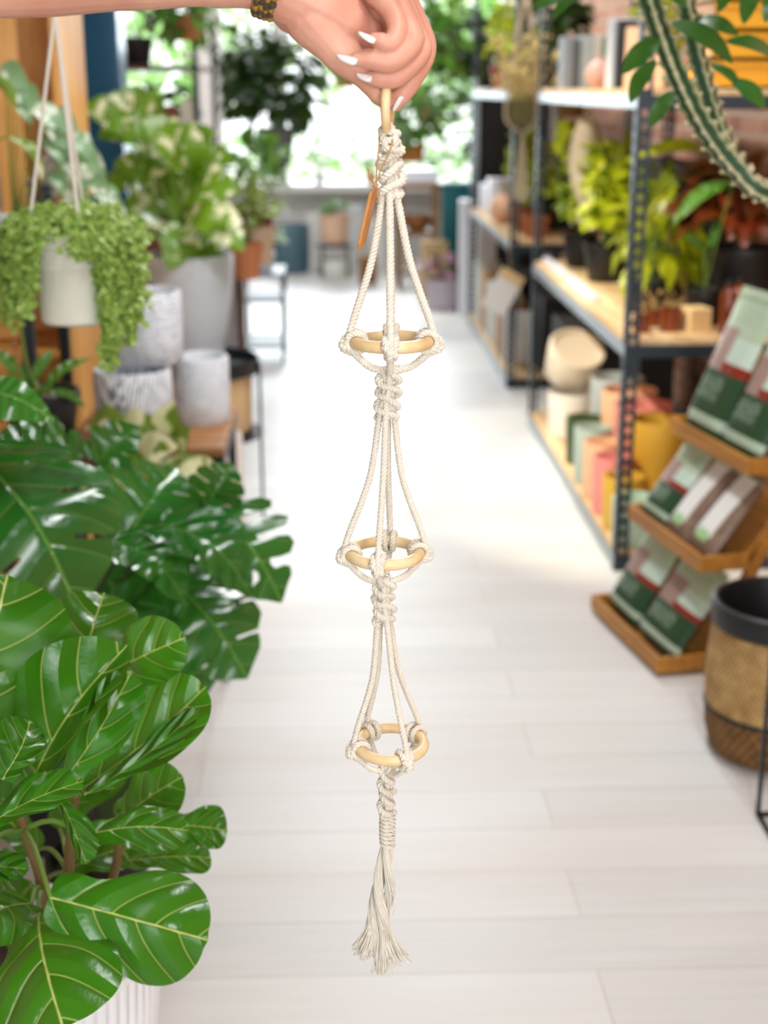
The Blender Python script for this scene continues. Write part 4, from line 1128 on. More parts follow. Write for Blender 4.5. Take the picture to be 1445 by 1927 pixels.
for k, Y in enumerate((5.90, 5.42)):  # black blocks stand in for the shade at the back of the shelf
    carton('shade_block', ('black block for the shade behind the plants at the far end of the middle shelf', 'black block for the shade behind the bushy sunlit plant on the middle shelf')[k], 'shade block', 1.405, Y, Z2, (.13, .40, .46), plain('shade_black', '#141414', .6))
# top shelf: books, boxes and yellow trays
zt_ = Z3
books = [('grey_book', '#8f9aa3', 5.98, .035, .20), ('slate_book', '#5d6770', 5.93, .03, .19), ('pale_blue_book', '#b4c4cc', 5.86, .05, .205), ('white_book', '#dfe2e0', 5.80, .03, .20), ('sage_book', '#6f9a7c', 5.72, .05, .20)]
bxx = .945
for (n_, c, Y, th, h_) in books:
    w_ = n_.split('_book')[0].replace('_', ' ')
    t = thing('book', '%s spined book upright on the top shelf' % w_, 'book', (bxx + th / 2, 5.90, zt_), 0, None); bxx += th + .002
    m = MB(); m.box((0, 0, h_ / 2), (th, .15, h_)); m.build('cover', plain(n_, c, .6), t, bevel=.002)
    m = MB(); m.box((0, .004, h_ / 2), (th * .8, .148, h_ * .985)); m.build('pages', plain('book_pages', '#e8e2d2', .9), t, smooth=False)
t = thing('round_vase', 'small round pink vase on the top shelf beside the books', 'vase', (1.04, 5.52, zt_)); m = MB(); m.lathe([(0, 0), (.03, 0), (.055, .03), (.06, .055), (.045, .09), (.02, .105), (.022, .115), (.017, .115), (.015, .10), (0, .09)], (0, 0, 0), 28); m.build('vase', C_('blush_glaze', '#e3b3a6'), t)
carton('boxed_game', 'tall white box standing on the top shelf by the near post', 'box', 1.05, 5.12, zt_, (.13, .06, .235), plain('white_card_b', '#dfe3e8', .6))
carton('boxed_game', 'tall black box between the white and peach boxes on the top shelf', 'box', 1.06, 5.03, zt_, (.13, .055, .225), plain('black_card', '#0f1216', .5))
carton('boxed_game', 'peach box beside the black box on the top shelf', 'box', 1.08, 4.94, zt_, (.13, .06, .20), plain('peach_card', '#ecc6a4', .6))
bush('leafy_shrub', 'sunlit yellow plant behind the boxes on the top shelf', 'potted plant', (1.22, 5.40, zt_), (L_YEL, STEM), T_SMALL, 90, (.12, .14, .12), (.05, .08), 1.4, (0, 0, .20), (0, 0, .1), .002, .2, 15, black_pot(.05, .065, .10), stems=12, clip=CT)
YPL = plain('yellow_plastic', '#e8a712', .4, .05)
for k in range(4):
    for q, x0 in enumerate((1.22,)):
        t = thing('storage_tray', 'yellow plastic tray %s in the stack on the top shelf end' % ('at the bottom', 'second up', 'third up', 'on top')[k], 'tray', (1.305, 4.42, zt_ + k * .082), 0, 'yellow trays')
        m = MB(); m.box((0, 0, .004), (.34, .30, .008))
        for (cx_, cy_, w_, d_) in ((0, -.147, .34, .006), (0, .147, .34, .006), (-.167, 0, .006, .30), (.167, 0, .006, .30)): m.box((cx_, cy_, .036), (w_, d_, .072))
        m.build('tray_body', YPL, t, smooth=False)
        m = MB()
        for sy_ in (-.152, .152): m.box((0, sy_, .070), (.35, .012, .012))
        for sx_ in (-.172, .172): m.box((sx_, 0, .070), (.012, .30, .012))
        m.build('rim', YPL, t, bevel=.002)
# bag and bunches hung under the top shelf
LIN = plain('linen', '#cdbfa9', .9, .1, 60, .4)
t = thing('hanging_bag', 'pale linen bag hanging under the top shelf', 'bag', (1.02, 5.65, .98))
m = MB(); n_ = 10
vs, fs = [], []
for i in range(13):
    v_ = i / 12
    for j in range(24):
        a = 2 * PI * j / 24; w_ = .085 + .03 * (1 - v_); d_ = .012 + .035 * math.sin(PI * min(1, (1 - v_) * 1.2)) ** .7 if v_ < 1 else .01
        vs.append((math.cos(a) * d_ * 1.4 , math.sin(a) * w_ * (1 + .04 * math.sin(v_ * 9 + j)), v_ * .42))
for i in range(12):
    for j in range(24): fs.append((i * 24 + j, i * 24 + (j + 1) % 24, (i + 1) * 24 + (j + 1) % 24, (i + 1) * 24 + j))
fs.append(tuple(range(23, -1, -1))); fs.append(tuple(12 * 24 + j for j in range(24)))
m.add(vs, fs); m.build('bag_body', LIN, t)
m = MB(); m.tube(smooth_path([V((0, -.06, .42)), V((0, -.03, .46)), V((0, .03, .46)), V((0, .06, .42))], .01), .005, 6); m.build('handle', LIN, t)
bush('hanging_bunch', 'sunlit leafy bunch hanging under the top shelf at the far end', 'hanging plant', (1.03, 6.12, 1.10), (L_YEL, STEM), T_SMALL, 70, (.10, .10, .16), (.05, .09), 1.3, (0, 0, .18), (0, 0, .34), .002, .8, 19, lambda r: add_pot(r, OAKM, None, .05, .06, .07, .28), stems=14, clip=CA)

# ------------------------------------------------------------------ tiered wooden rack with pouches
RACKW = wood('honey_wood', '#a4681c', '#cf9238', 4, 'Y', .45, 9)
ry0, ry1 = 3.35, 3.85
RZ = math.radians(10.2)
rk = thing('tiered_rack', 'three tier honey coloured wooden rack of pouches facing the aisle', 'display rack', (.85, ry0, 0), RZ)
L = ry1 - ry0
TIER = [(.851, .012), (.953, .288), (1.066, .545)]
for (x, z) in TIER:
    xx = x - .85
    m = MB(); m.box((xx + .006, L / 2, z + .022), (.012, L, .044)); m.build('front_rail', RACKW, rk, bevel=.002)
    for y in (.006, L - .006): m = MB(); m.box((xx + .075, y, z + .022), (.125, .012, .044)); m.build('end_rail', RACKW, rk, bevel=.002)
    m = MB(); m.box((xx + .072, L / 2, z + .004), (.120, L - .024, .008)); m.build('tray_base', RACKW, rk, bevel=.001)
    M_ = Matrix.Rotation(math.radians(32), 3, 'Y'); m = MB(); m.box((xx + .175, L / 2, z + .085), (.010, L - .03, .18), M_); m.build('back_panel', RACKW, rk, bevel=.002)
for y in (.03, L - .03):
    m = MB(); m.bar((.16, y, 0), (.46, y, .78), .022, .034); m.build('leg', RACKW, rk, bevel=.002)
    m = MB(); m.bar((.60, y, 0), (.46, y, .78), .022, .034); m.build('leg', RACKW, rk, bevel=.002)
def pouch_mat(kind):
    t = NT('pouch_print_%d' % kind); uv = t.N('UVMap'); sp = t.N('SeparateXYZ'); t.l(uv.outputs[0], sp.inputs[0]); u, v_ = sp.outputs[0], sp.outputs[1]
    def band(x, a, b): return t.math('MULTIPLY', t.math('GREATER_THAN', x, a), t.math('LESS_THAN', x, b))
    tc = t.N('TexCoord')
    mp = t.N('Mapping'); mp.inputs['Scale'].default_value = (34, 40, 1); t.l(uv.outputs[0], mp.inputs[0]); sm = t.noise(1.0, 3, mp.outputs[0], .6)
    smear = t.ramp(sm, [(.5, 0.0), (.6, 1.0)])
    if kind == 1:
        c = t.mix(t.math('LESS_THAN', v_, .42), srgb('#b7cdb0'), srgb('#26492e'))
        c = t.mix(t.math('MULTIPLY', band(v_, .42, .49), t.math('GREATER_THAN', u, .46)), c, srgb('#8e2a1e'))
        c = t.mix(t.math('MULTIPLY', band(v_, .42, .72), t.math('LESS_THAN', u, .5)), c, srgb('#a58a80'))
        c = t.mix(t.math('MULTIPLY', band(v_, .44, .66), band(u, .5, 1.1)), c, srgb('#c9e0d0'))
        c = t.mix(band(v_, .44, .49), c, t.mix(t.math('GREATER_THAN', u, .46), c, srgb('#8e2a1e')))
        c = t.mix(t.math('MULTIPLY', smear, t.math('MULTIPLY', band(v_, .22, .38), band(u, .08, .72))), c, srgb('#a9c4ac'))
        c = t.mix(band(v_, .055, .125), c, srgb('#bcd3bd'))
        c = t.mix(t.math('MULTIPLY', t.math('MULTIPLY', smear, .55), t.math('MULTIPLY', band(v_, .76, .90), band(u, .2, .85))), c, srgb('#6d8a6c'))
    else:
        c = t.mix(t.noise(60, 4), srgb('#5c4436'), srgb('#a58d78'))
        d = t.math('SUBTRACT', 1.0, t.math('MULTIPLY', t.math('ABSOLUTE', t.math('SUBTRACT', u, .5)), 2.0))
        lab = t.math('MULTIPLY', band(u, .20, .80), band(v_, .16, .94))
        c = t.mix(lab, c, srgb('#eef0ec'))
        c = t.mix(t.math('MULTIPLY', band(u, .26, .74), band(v_, .10, .22)), c, srgb('#a6d49a'))
    t.l(c, t.b.inputs['Base Color']); t.set(Roughness=.38); t.bump(t.noise(26, 3), .25, .006)
    return t.m
PM = {1: pouch_mat(1), 2: pouch_mat(2)}
def pouch(label, x, y, z, w, h_, lean, kind, turn=0, d=.055):
    """a stand-up pouch facing the aisle (its face looks along -x), leaning back"""
    q = Matrix.Rotation(RZ, 3, 'Z') @ V((x - .85, y - ry0, 0))
    t = thing('pouch', label, 'bag', (.85 + q.x, ry0 + q.y, z), RZ, None)
    m = MB(); nu, nv = 14, 20
    Rm = Matrix.Rotation(math.radians(lean), 3, 'Y') @ Matrix.Rotation(turn, 3, 'Z')
    for side in (-1, 1):
        vs, fs, uv = [], [], []
        for j in range(nv + 1):
            v_ = j / nv
            for i in range(nu + 1):
                u = i / nu
                e = (1 - (2 * u - 1) ** 4) ** .5 * (1 if v_ < .12 else 1) * max(0, 1 - max(0, (v_ - .10) / .82) ** 1.6) ** .8
                e *= .55 + .45 * min(1, v_ / .12)
                q = V((side * (.0015 + d / 2 * max(0, e)) * (1 if side < 0 else .8), (.5 - u) * w * (1 - .03 * math.sin(v_ * 6)), v_ * h_))
                vs.append(Rm @ q); uv.append((u, v_))
        for j in range(nv):
            for i in range(nu):
                a = j * (nu + 1) + i; f_ = (a, a + 1, a + nu + 2, a + nu + 1); fs.append(f_ if side < 0 else f_[::-1])
        m.add(vs, fs, uv)
        if side == -1: base = 0
    n1 = (nu + 1) * (nv + 1)
    for j in range(nv):
        for i in (0, nu): a = j * (nu + 1) + i; m.add([m.v[a], m.v[a + nu + 1], m.v[n1 + a + nu + 1], m.v[n1 + a]], [(0, 1, 2, 3)], [m.uv[a], m.uv[a + nu + 1], m.uv[a + nu + 1], m.uv[a]])
    for i in range(nu):
        for a in (i, nv * (nu + 1) + i): m.add([m.v[a], m.v[a + 1], m.v[n1 + a + 1], m.v[n1 + a]], [(0, 1, 2, 3)], [m.uv[a]] * 4)
    m.build('pouch_body', PM[kind], t, angle=80)
    m = MB()
    for sgn in (-1,): m.bar(Rm @ V((-.004, -w / 2 * .96, h_ * .93)), Rm @ V((-.004, w / 2 * .96, h_ * .93)), .003, .004)
    m.build('seal_strip', plain('pale_green_film', '#a9c3a4', .35), t)
    return t
pouch('green pouch at the far end of the bottom tier', .905, 3.722, .038, .212, .27, 27, 1)
pouch('green pouch at the near end of the bottom tier', .905, 3.482, .038, .218, .27, 31, 1, .08)
pouch('green pouch at the far end of the middle tier', .995, 3.745, .314, .17, .25, 31, 1)
pouch('clear pouch with a white label in the centre of the middle tier', .995, 3.590, .314, .130, .25, 33, 2)
pouch('clear pouch with a white label at the near end of the middle tier', 1.00, 3.448, .314, .135, .25, 34, 2, .03)
pouch('large pale green pouch at the far end of the top tier', 1.108, 3.700, .572, .235, .42, 20, 1, -.03, .065)
pouch('large green pouch at the near end of the top tier', 1.108, 3.475, .572, .20, .36, 23, 1, .03, .065)

# ------------------------------------------------------------------ basket, wire stand and the spiny euphorbia
BX, BY, BR = 1.035, 2.94, .168
WV = weave_mat('woven_seagrass', '#8f6a34', '#d8b376', 70, 55); WVD = weave_mat('woven_seagrass_dark', '#4f3418', '#8a6230', 44, 30)
bk = thing('woven_basket', 'woven seagrass basket with a darker base and black liner pot, beside the rack', 'basket', (BX, BY, 0))
m = MB(); m.lathe([(0, 0), (.135, 0), (.150, .01), (.163, .06), (.167, .112), (.165, .116)], (0, 0, 0), 64); m.build('basket_base', WVD, bk)
m = MB(); m.lathe([(.1655, .118), (.169, .15), (.168, .22), (.162, .29), (.158, .315), (.152, .315), (.155, .25), (.158, .13)], (0, 0, 0), 64); m.build('basket_side', WV, bk)
m = MB(); m.lathe([(.1665, .110), (.170, .113), (.170, .119), (.1665, .122)], (0, 0, 0), 48); m.build('seam', BLACKP, bk)
m = MB(); m.lathe([(0, .03), (.11, .03), (.149, .30), (.158, .317), (.164, .320), (.166, .345), (.164, .372), (.158, .376), (.150, .374), (.146, .35), (.13, .22), (0, .22)], (0, 0, 0), 56); m.build('liner_pot', BLACKP, bk)
m = MB(); m.lathe([(0, .225), (.125, .225), (.134, .27), (.06, .285), (0, .29)], (0, 0, 0), 28); m.build('soil', SOIL, bk)
m = MB()
for (a, z) in ((2.75, .352),):
    vs = [(math.cos(a + q * .08) * .1665, math.sin(a + q * .08) * .1665, z + p * .013) for q in (-1.3, 0, 1.3) for p in (-1, 1)]
    m.add(vs, [(0, 2, 3, 1), (2, 4, 5, 3)])
m.build('sticker', WPL, bk, solid=.001)
sd = thing('wire_stand', 'tall square black wire plant stand at the very edge of the view', 'plant stand', (.904, 2.62, 0))
W_, S_, ZS = .009, .24, 1.02
for (x, y) in ((0, 0), (S_, 0), (0, -S_), (S_, -S_)): m = MB(); m.box((x, y, ZS / 2), (W_, W_, ZS)); m.build('leg', METB, sd, bevel=.001)
for z in (W_ / 2, ZS - W_ / 2):
    m = MB()
    for (a, b) in (((0, 0), (S_, 0)), ((0, -S_), (S_, -S_)), ((0, 0), (0, -S_)), ((S_, 0), (S_, -S_))): m.bar((a[0], a[1], z), (b[0], b[1], z), W_)
    m.build('frame', METB, sd)
m = MB(); m.box((S_ / 2, -S_ / 2, ZS + .004), (S_ + .01, S_ + .01, .008)); m.build('top_plate', METB, sd)
CAC = NT('euphorbia_skin'); uv = CAC.N('UVMap'); sp = CAC.N('SeparateXYZ'); CAC.l(uv.outputs[0], sp.inputs[0])
cc = CAC.mix(CAC.ramp(CAC.math('ADD', sp.outputs[0], CAC.math('MULTIPLY', CAC.math('SUBTRACT', CAC.noise(90, 3), .5), .9)), [(.22, 0.0), (.5, 1.0)]), CAC.mix(CAC.noise(40, 3), srgb('#16321d'), srgb('#2f5a38')), CAC.mix(CAC.noise(30, 3), srgb('#c9c6a0'), srgb('#8f9a6e')))
CAC.l(cc, CAC.b.inputs['Base Color']); CAC.set(Roughness=.45)
SPINE = plain('pale_spine', '#cfc39a', .6, .3, 60)
eu = thing('euphorbia', 'ridged euphorbia arching up from a pot on the wire stand, with pale spiny edges', 'potted plant', (.904 + S_ / 2, 2.62 - S_ / 2, ZS + .0085))
add_pot(eu, GREYC, SOIL, .085, .11, .20)
eb = V(eu.location) + V((0, 0, .18))
sb, ss, fl_ = MB(), MB(), MB()
def branch(pts, r0, r1, tw, seed):
    path = smooth_path(pts, .006); k = len(path); n = 20; u = None; vs, fs, uv = [], [], []; acc = 0
    for i, p in enumerate(path):
        t = (path[min(i + 1, k - 1)] - path[max(i - 1, 0)]).normalized()
        u = t.orthogonal().normalized() if u is None else (u - t * u.dot(t)).normalized()
        w = t.cross(u); r = r0 + (r1 - r0) * i / k
        if i: acc += (p - path[i - 1]).length
        for j in range(n):
            a = 2 * PI * j / n; ridge = max(0, math.cos(4 * (a - tw * acc))) ** 1.5
            tooth = .5 + .5 * math.cos(2 * PI * acc / .026)
            rad = r * (.55 + .50 * ridge * (.42 + .58 * tooth))
            vs.append(p + (u * math.cos(a) + w * math.sin(a)) * rad); uv.append((ridge * (.75 + .25 * tooth), i / k))
    for i in range(k - 1):
        for j in range(n): fs.append((i * n + j, i * n + (j + 1) % n, (i + 1) * n + (j + 1) % n, (i + 1) * n + j))
    fs.append(tuple(range(n - 1, -1, -1))); fs.append(tuple((k - 1) * n + j for j in range(n)))
    sb.add(vs, fs, uv)
    s = 0; acc = 0; u = None
    for i in range(1, k):
        acc += (path[i] - path[i - 1]).length
        t = (path[min(i + 1, k - 1)] - path[i - 1]).normalized()
        u = t.orthogonal().normalized() if u is None else (u - t * u.dot(t)).normalized()
        if acc - s > .026:
            s += .026; w = t.cross(u); r = r0 + (r1 - r0) * i / k
            for q in range(4):
                a = PI / 2 * q + tw * acc; d = u * math.cos(a) + w * math.sin(a)
                ss.ball(path[i] + d * r * .97, .0050, 5, (1, 1, .8))
EY = 2.40
branch([eb, V((.98, 2.49, 1.30)), at(1452, 368, EY), at(1385, 318, EY), at(1322, 236, EY), at(1268, 128, EY), at(1222, 0, EY), at(1200, -90, EY), at(1190, -200, EY + .02)], .019, .023, 1.2, 1)
branch([eb + V((.02, .02, 0)), V((1.0, 2.53, 1.32)), at(1450, 362, EY + .08), at(1392, 312, EY + .08), at(1350, 232, EY + .08), at(1318, 128, EY + .08), at(1290, 0, EY + .08), at(1272, -90, EY + .08), at(1262, -220, EY + .08)], .018, .021, -1.0, 2)
branch([eb + V((.03, -.02, 0)), eb + V((.05, -.03, .2)), eb + V((.06, -.03, .5))], .02, .02, .8, 3)
sb.mi = 1; sb.add(ss.v, ss.f); sb.build('stem', [CAC.m, SPINE], eu, world=True, angle=180)
for i, (a, b, dy_, w_) in enumerate((((1150, -18), (1000, 6), -.02, .9), ((1110, -30), (1040, 28), -.04, .9), ((1242, 72), (1172, 134), -.03, 1.1), ((1232, 112), (1184, 190), -.05, 1.0), ((1268, 172), (1222, 236), -.05, 1.0), ((1262, 42), (1384, 112), -.04, 1.0), ((1300, 40), (1392, 60), .08, 1.2), ((1335, 120), (1398, 165), .02, .9), ((1378, 150), (1442, 200), .0, 1.2), ((1470, 118), (1370, 70), -.02, 1.0), ((1425, -30), (1398, 42), -.02, 1.1), ((1390, -40), (1352, 18), .0, 1.1), ((1460, -20), (1440, 40), -.02, 1.1), ((1300, -60), (1380, -20), 0, 1.1), ((1240, -30), (1290, 12), -.05, 1.1))):
    B, T = at(a[0], a[1], EY + dy_), at(b[0], b[1], EY + dy_ - .03)
    put_leaf(fl_, T_STRAP, B, T, (R.uniform(-.3, .3), -.6, .75), w_ * 1.6, .08, .15, .02, .1, 0, i)
L_EU = leafmat('euphorbia_leaf', '#143618', '#2c6a22', None, '#5f9a45', .33, 5, .7, .2)
fl_.build('foliage', L_EU, eu, world=True, angle=180)
XL, XR = -1.95, 1.60
# ------------------------------------------------------------------ far half of the shop
# dark table on the left with its load
bt = thing('dark_table', 'long dark wooden table halfway down the aisle crowded with pots', 'table', (-.74, 6.55, 0))
m = MB(); m.box((0, 0, .70), (.60, 1.5, .035)); m.build('tabletop', OAKD, bt, bevel=.004)
m = MB(); m.box((0, 0, .655), (.54, 1.42, .055)); m.build('apron', OAKD, bt)
for x in (-.26, .26):
    for y in (-.70, .70): m = MB(); m.box((x, y, .314), (.05, .05, .627)); m.build('leg', OAKD, bt, bevel=.003)
m = MB(); m.box((0, 0, .16), (.50, 1.36, .025)); m.build('lower_shelf', OAKD, bt, bevel=.003)
for y in (-.68, .68): m = MB(); m.box((0, y, .40), (.46, .02, .45)); m.build('recess_shade_panel', plain('recess_shade_brown', '#241712', .6), bt, bevel=.002)  # dark panels put in for the shade of the recess under the tabletop
m = MB(); m.box((.245, 0, .40), (.02, 1.30, .45)); m.build('side_panel', plain('red_brown_panel', '#4a2015', .5), bt, bevel=.002)
TTZ = .7183
TERRA = plain('terracotta', '#c27a4e', .75, .12, 12, .2); TAN = plain('tan_clay', '#cdae93', .7, .1)
def potted(label, x, y, z, rb, rt, h_, mat_, leaf_m, tpl, n, rad, lf, seed, width=1.0, name='potted_plant', up=.12, group=None, droop=.2, clip=None):
    clip = clip or (XL + .03, -9, z + .004, XR - .03, 12.68, 9)
    return bush(name, label, 'potted plant', (x, y, z), (leaf_m, STEM), tpl, n, rad, lf, width, (0, 0, h_ + up), (0, 0, h_ - .02), .003, droop, seed, lambda r: add_pot(r, mat_, SOIL, rb, rt, h_), group, stems=10, clip=clip)
potted('terracotta pot of olive leaves at the near aisle corner of the dark table', at(462, 520, 5.95).x, 5.98, TTZ, .055, .075, .15, TERRA, L_OLIVE, T_WIDE, 40, (.13, .12, .11), (.06, .09), 31)
potted('tan pot of olive leaves behind the terracotta one on the dark table', at(485, 480, 6.5).x, 6.5, TTZ, .06, .085, .17, TAN, L_OLIVE, T_SMALL, 60, (.12, .14, .13), (.05, .08), 32, 1.3)
potted('white pot with a dark bushy plant mid way along the dark table', -.78, 6.55, TTZ, .07, .09, .16, PLW, L_MID, T_WIDE, 50, (.15, .15, .16), (.07, .1), 33)
potted('red glazed pot with a lush green plant at the far end of the dark table', at(478, 400, 7.0).x, 7.05, TTZ, .075, .10, .24, plain('oxblood_glaze', '#6d1714', .25), L_MID, T_WIDE, 60, (.17, .16, .16), (.08, .12), 34, .9, 'potted_plant', .16)
carton('brown_box', 'reddish brown box standing among plants beyond the teal cupboard', 'box', -.74, 6.05, TTZ, (.20, .20, .22), plain('red_brown_card', '#8a5040', .7))
# black shelf unit beyond the table, with tall pale boxes
us = thing('black_shelf', 'black open shelf unit past the dark table', 'shelving', (-.99, 8.1, 0))
for (x, y) in ((-.30, -.6), (.30, -.6), (-.30, .6), (.30, .6)): m = MB(); m.box((x, y, .9), (.03, .03, 1.8)); m.build('post', METB, us)
for z in (.12, .62, 1.12, 1.6): m = MB(); m.box((0, 0, z), (.60, 1.2, .024)); m.build('shelf_board', OAKD, us, bevel=.002)
carton('brown_box', 'large red brown box on the black shelf unit', 'box', -.90, 7.72, 1.1332, (.19, .16, .27), plain('red_brown_card', '#8a5040', .7))
carton('tall_box', 'tall pale box beside the red brown box', 'box', -.745, 7.74, 1.1332, (.09, .14, .30), plain('cream_card', '#d9d4c4', .7))
carton('tall_box', 'pale pink box on the shelf under the tall pale box', 'box', -.75, 7.75, .6332, (.10, .14, .30), plain('pink_card', '#e6b6bd', .7))
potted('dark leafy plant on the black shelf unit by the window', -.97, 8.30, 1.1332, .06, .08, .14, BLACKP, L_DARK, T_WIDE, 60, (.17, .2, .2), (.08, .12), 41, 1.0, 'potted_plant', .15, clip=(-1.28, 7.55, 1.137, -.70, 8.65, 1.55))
potted('broad leaved plant low on the black shelf unit', -.97, 8.22, .6332, .07, .09, .15, TERRA, L_MID, T_WIDE, 50, (.16, .2, .14), (.08, .12), 42, 1.0, 'potted_plant', .12, clip=(-1.28, 7.55, .637, -.70, 8.65, 1.08))
potted('dark climbing plant on top of the black shelf unit', -1.05, 8.0, 1.6125, .07, .09, .15, BLACKP, L_DARK, T_SMALL, 90, (.22, .3, .24), (.08, .12), 43, 1.3, 'potted_plant', .16)
# hanging plants
def hanging(name, label, x, y, zpot, r, h_, potm, leafm, tpl, n, rad, lf, up, seed, droop=.5, width=1.0, cordm=None):
    t = bush(name, label, 'hanging plant', (x, y, zpot), (leafm, STEMD), tpl, n, rad, lf, width, (0, 0, h_ + up), (0, 0, h_ - .02), .003, droop, seed, lambda q: add_pot(q, potm, SOIL, r * .75, r, h_), stems=12, lowcut=-.8)
    for k in range(3):
        a = .4 + k * 2.094; m = MB(); m.tube([(r * math.cos(a), r * math.sin(a), h_ - .004), (0, 0, h_ + .55), (0, 0, ZC - zpot)], .004, 6); m.build('cord', cordm or METB, t)
    return t
DGREY = plain('dark_grey_pot', '#55585a', .55)
p = at(520, 268, 8.0)
ZC = 3.3
hanging('hanging_pot', 'dark grey hanging pot with a big dark trailing plant over the aisle', p.x, 8.0, p.z - .12, .105, .20, DGREY, L_DARK, T_WIDE, 170, (.24, .22, .30), (.09, .15), .24, 51, .4)
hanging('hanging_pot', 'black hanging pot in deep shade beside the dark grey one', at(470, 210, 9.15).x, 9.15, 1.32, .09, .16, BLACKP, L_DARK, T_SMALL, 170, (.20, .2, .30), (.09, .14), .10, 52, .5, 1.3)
hanging('hanging_pot', 'high hanging pot with loose leaves in front of the painted column', at(355, 60, 7.2).x, 7.2, 1.72, .08, .12, TERRA, L_MID, T_SMALL, 90, (.17, .15, .16), (.07, .11), .02, 53, .7, 1.3)
hanging('hanging_pot', 'terracotta bowl hanging beyond the macrame knot', at(772, 292, 9.0).x, 9.0, at(772, 305, 9.0).z, .095, .11, plain('ochre_bowl', '#b8732a', .6), L_MID, T_SMALL, 130, (.22, .2, .20), (.07, .11), .16, 54, .4, 1.3)
hanging('hanging_pot', 'high hanging pot of pale leaves behind the hand', at(650, 150, 10.2).x, 10.2, 1.50, .09, .13, TERRA, L_MID, T_SMALL, 120, (.22, .2, .24), (.07, .11), .10, 55, .5, 1.3)
hanging('hanging_pot', 'small hanging pot of sunlit leaves between the hand and the shelves', at(810, 90, 8.4).x, 8.4, 1.60, .08, .12, BLACKP, L_MID, T_WIDE, 120, (.20, .2, .24), (.07, .12), .08, 56, .5)
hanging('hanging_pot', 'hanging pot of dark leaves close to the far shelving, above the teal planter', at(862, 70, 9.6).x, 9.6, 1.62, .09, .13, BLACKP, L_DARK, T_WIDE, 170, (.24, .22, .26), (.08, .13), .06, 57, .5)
hanging('hanging_pot', 'low hanging pot of bright leaves between the ochre bowl and the far shelving', at(815, 200, 10.1).x, 10.1, 1.24, .08, .12, TERRA, L_MID, T_SMALL, 150, (.20, .2, .22), (.06, .1), .12, 58, .4, 1.3)
# woven basket slung in cream cords
CRM = plain('cream_cord', '#cdbfa2', .9, .15, 80)
t = thing('slung_basket', 'woven bowl slung in thick cream cords at the end of the near shelving', 'hanging basket', (at(985, 220, 6.6).x, 6.62, at(985, 238, 6.6).z))
m = MB(); m.lathe([(0, 0), (.06, 0), (.085, .03), (.092, .09), (.086, .12), (.080, .12), (.078, .04), (0, .02)], (0, 0, 0), 32); m.build('bowl', weave_mat('olive_weave', '#57512f', '#8a8052', 30, 40), t)
for k in range(4):
    a = .5 + k * PI / 2; m = MB(); rope(m, [V((0, 0, -.03)), V((.08 * math.cos(a), .08 * math.sin(a), .012)), V((.100 * math.cos(a), .100 * math.sin(a), .09)), V((.05 * math.cos(a), .05 * math.sin(a), .38)), V((0, 0, .62))], .008, .03, 6, ds=.008); m.build('cord', CRM, t)
m = MB(); rope(m, [V((0, 0, .60)), V((0, 0, 1.2)), V((0, 0, ZC - t.location.z))], .008, .03, 6, ds=.01)
for k in range(14): a = k * .9; m.tube(smooth_path([V((0, 0, -.02)), V((.012 * math.cos(a), .012 * math.sin(a), -.12)), V((.03 * math.cos(a), .03 * math.sin(a), -.30 - .02 * (k % 3)))], .03), .004, 5)
m.build('hanging_cord', CRM, t)
m = MB(); rr = random.Random(8)
for i in range(90):
    a = rr.uniform(0, 6.28); q = V((math.cos(a) * .05, math.sin(a) * .05, .10)); e = q + V((math.cos(a) * rr.uniform(.02, .12), math.sin(a) * rr.uniform(.02, .1), rr.uniform(.05, .30)))
    m.tube([q, (q + e) / 2, e], .0015, 4); m.ball(e, rr.uniform(.008, .016), 5)
m.build('dried_flowers', plain('straw_yellow', '#dcc87e', .8, .2, 60), t)

# second shelving unit: goods
CB = (.93, BY0 + .06, Z2 + .004, 1.47, BY1 - .06, Z3 - .066)
CBT = (.93, BY0 + .06, Z3 + .004, 1.47, BY1 - .06, 3.0)
TB = [('white', '#e3e2de'), ('sage', '#b9c6be'), ('pale grey', '#cfd2d2'), ('cream', '#e0d6c2'), ('tan', '#c99b62'), ('mauve', '#a8979c'), ('ochre', '#b08a4e'), ('white', '#ddd9d6')]
for i in range(16):
    cn, cc_ = TB[i % 8]
    y = 9.0 - i * .105
    carton('thin_box', 'thin %s box in the upright row, %s' % (cn, 'window half of the far shelf' if i < 8 else 'nearer half of the far shelf'), 'box', 1.01, y, Z1, (.16, .05, .36 - .03 * (i % 3) - (.08 if i > 11 else 0)), plain('thin_%s' % cn.replace(' ', '_'), cc_, .65), 0, 'thin boxes on the far shelf')
for i, (x, y, z, sz, lb) in enumerate(((1.05, 8.9, Z2, (.2, .25, .16), 'closest to the window'), (1.05, 8.5, Z2, (.2, .2, .22), 'in the middle'))):
    carton('white_box', 'white box on the far middle shelf, %s' % lb, 'box', x, y, z, sz, WPL)
t = thing('round_gourd', 'round peach gourd on the far middle shelf', 'ornament', (.99, 8.05, Z2)); m = MB(); m.ball((0, 0, .082), .085, 14, (1, 1, .97)); m.tube([(0, 0, .155), (.005, 0, .185)], [.010, .006], 8); m.build('gourd', PEACH, t)
potted('yellow green plant on the far middle shelf', 1.06, 7.6, Z2, .06, .08, .12, TERRA, L_YEL, T_SMALL, 220, (.15, .24, .24), (.06, .1), 61, 1.3, 'potted_plant', .16, clip=CB)
potted('sunlit orange pot plant on the far middle shelf close to the near shelving', 1.06, 7.25, Z2, .055, .07, .11, TERRA, L_YEL, T_SMALL, 60, (.11, .1, .14), (.05, .08), 62, 1.3, 'potted_plant', .12, clip=CB)
BLK = plain('shade_black', '#141414', .6)
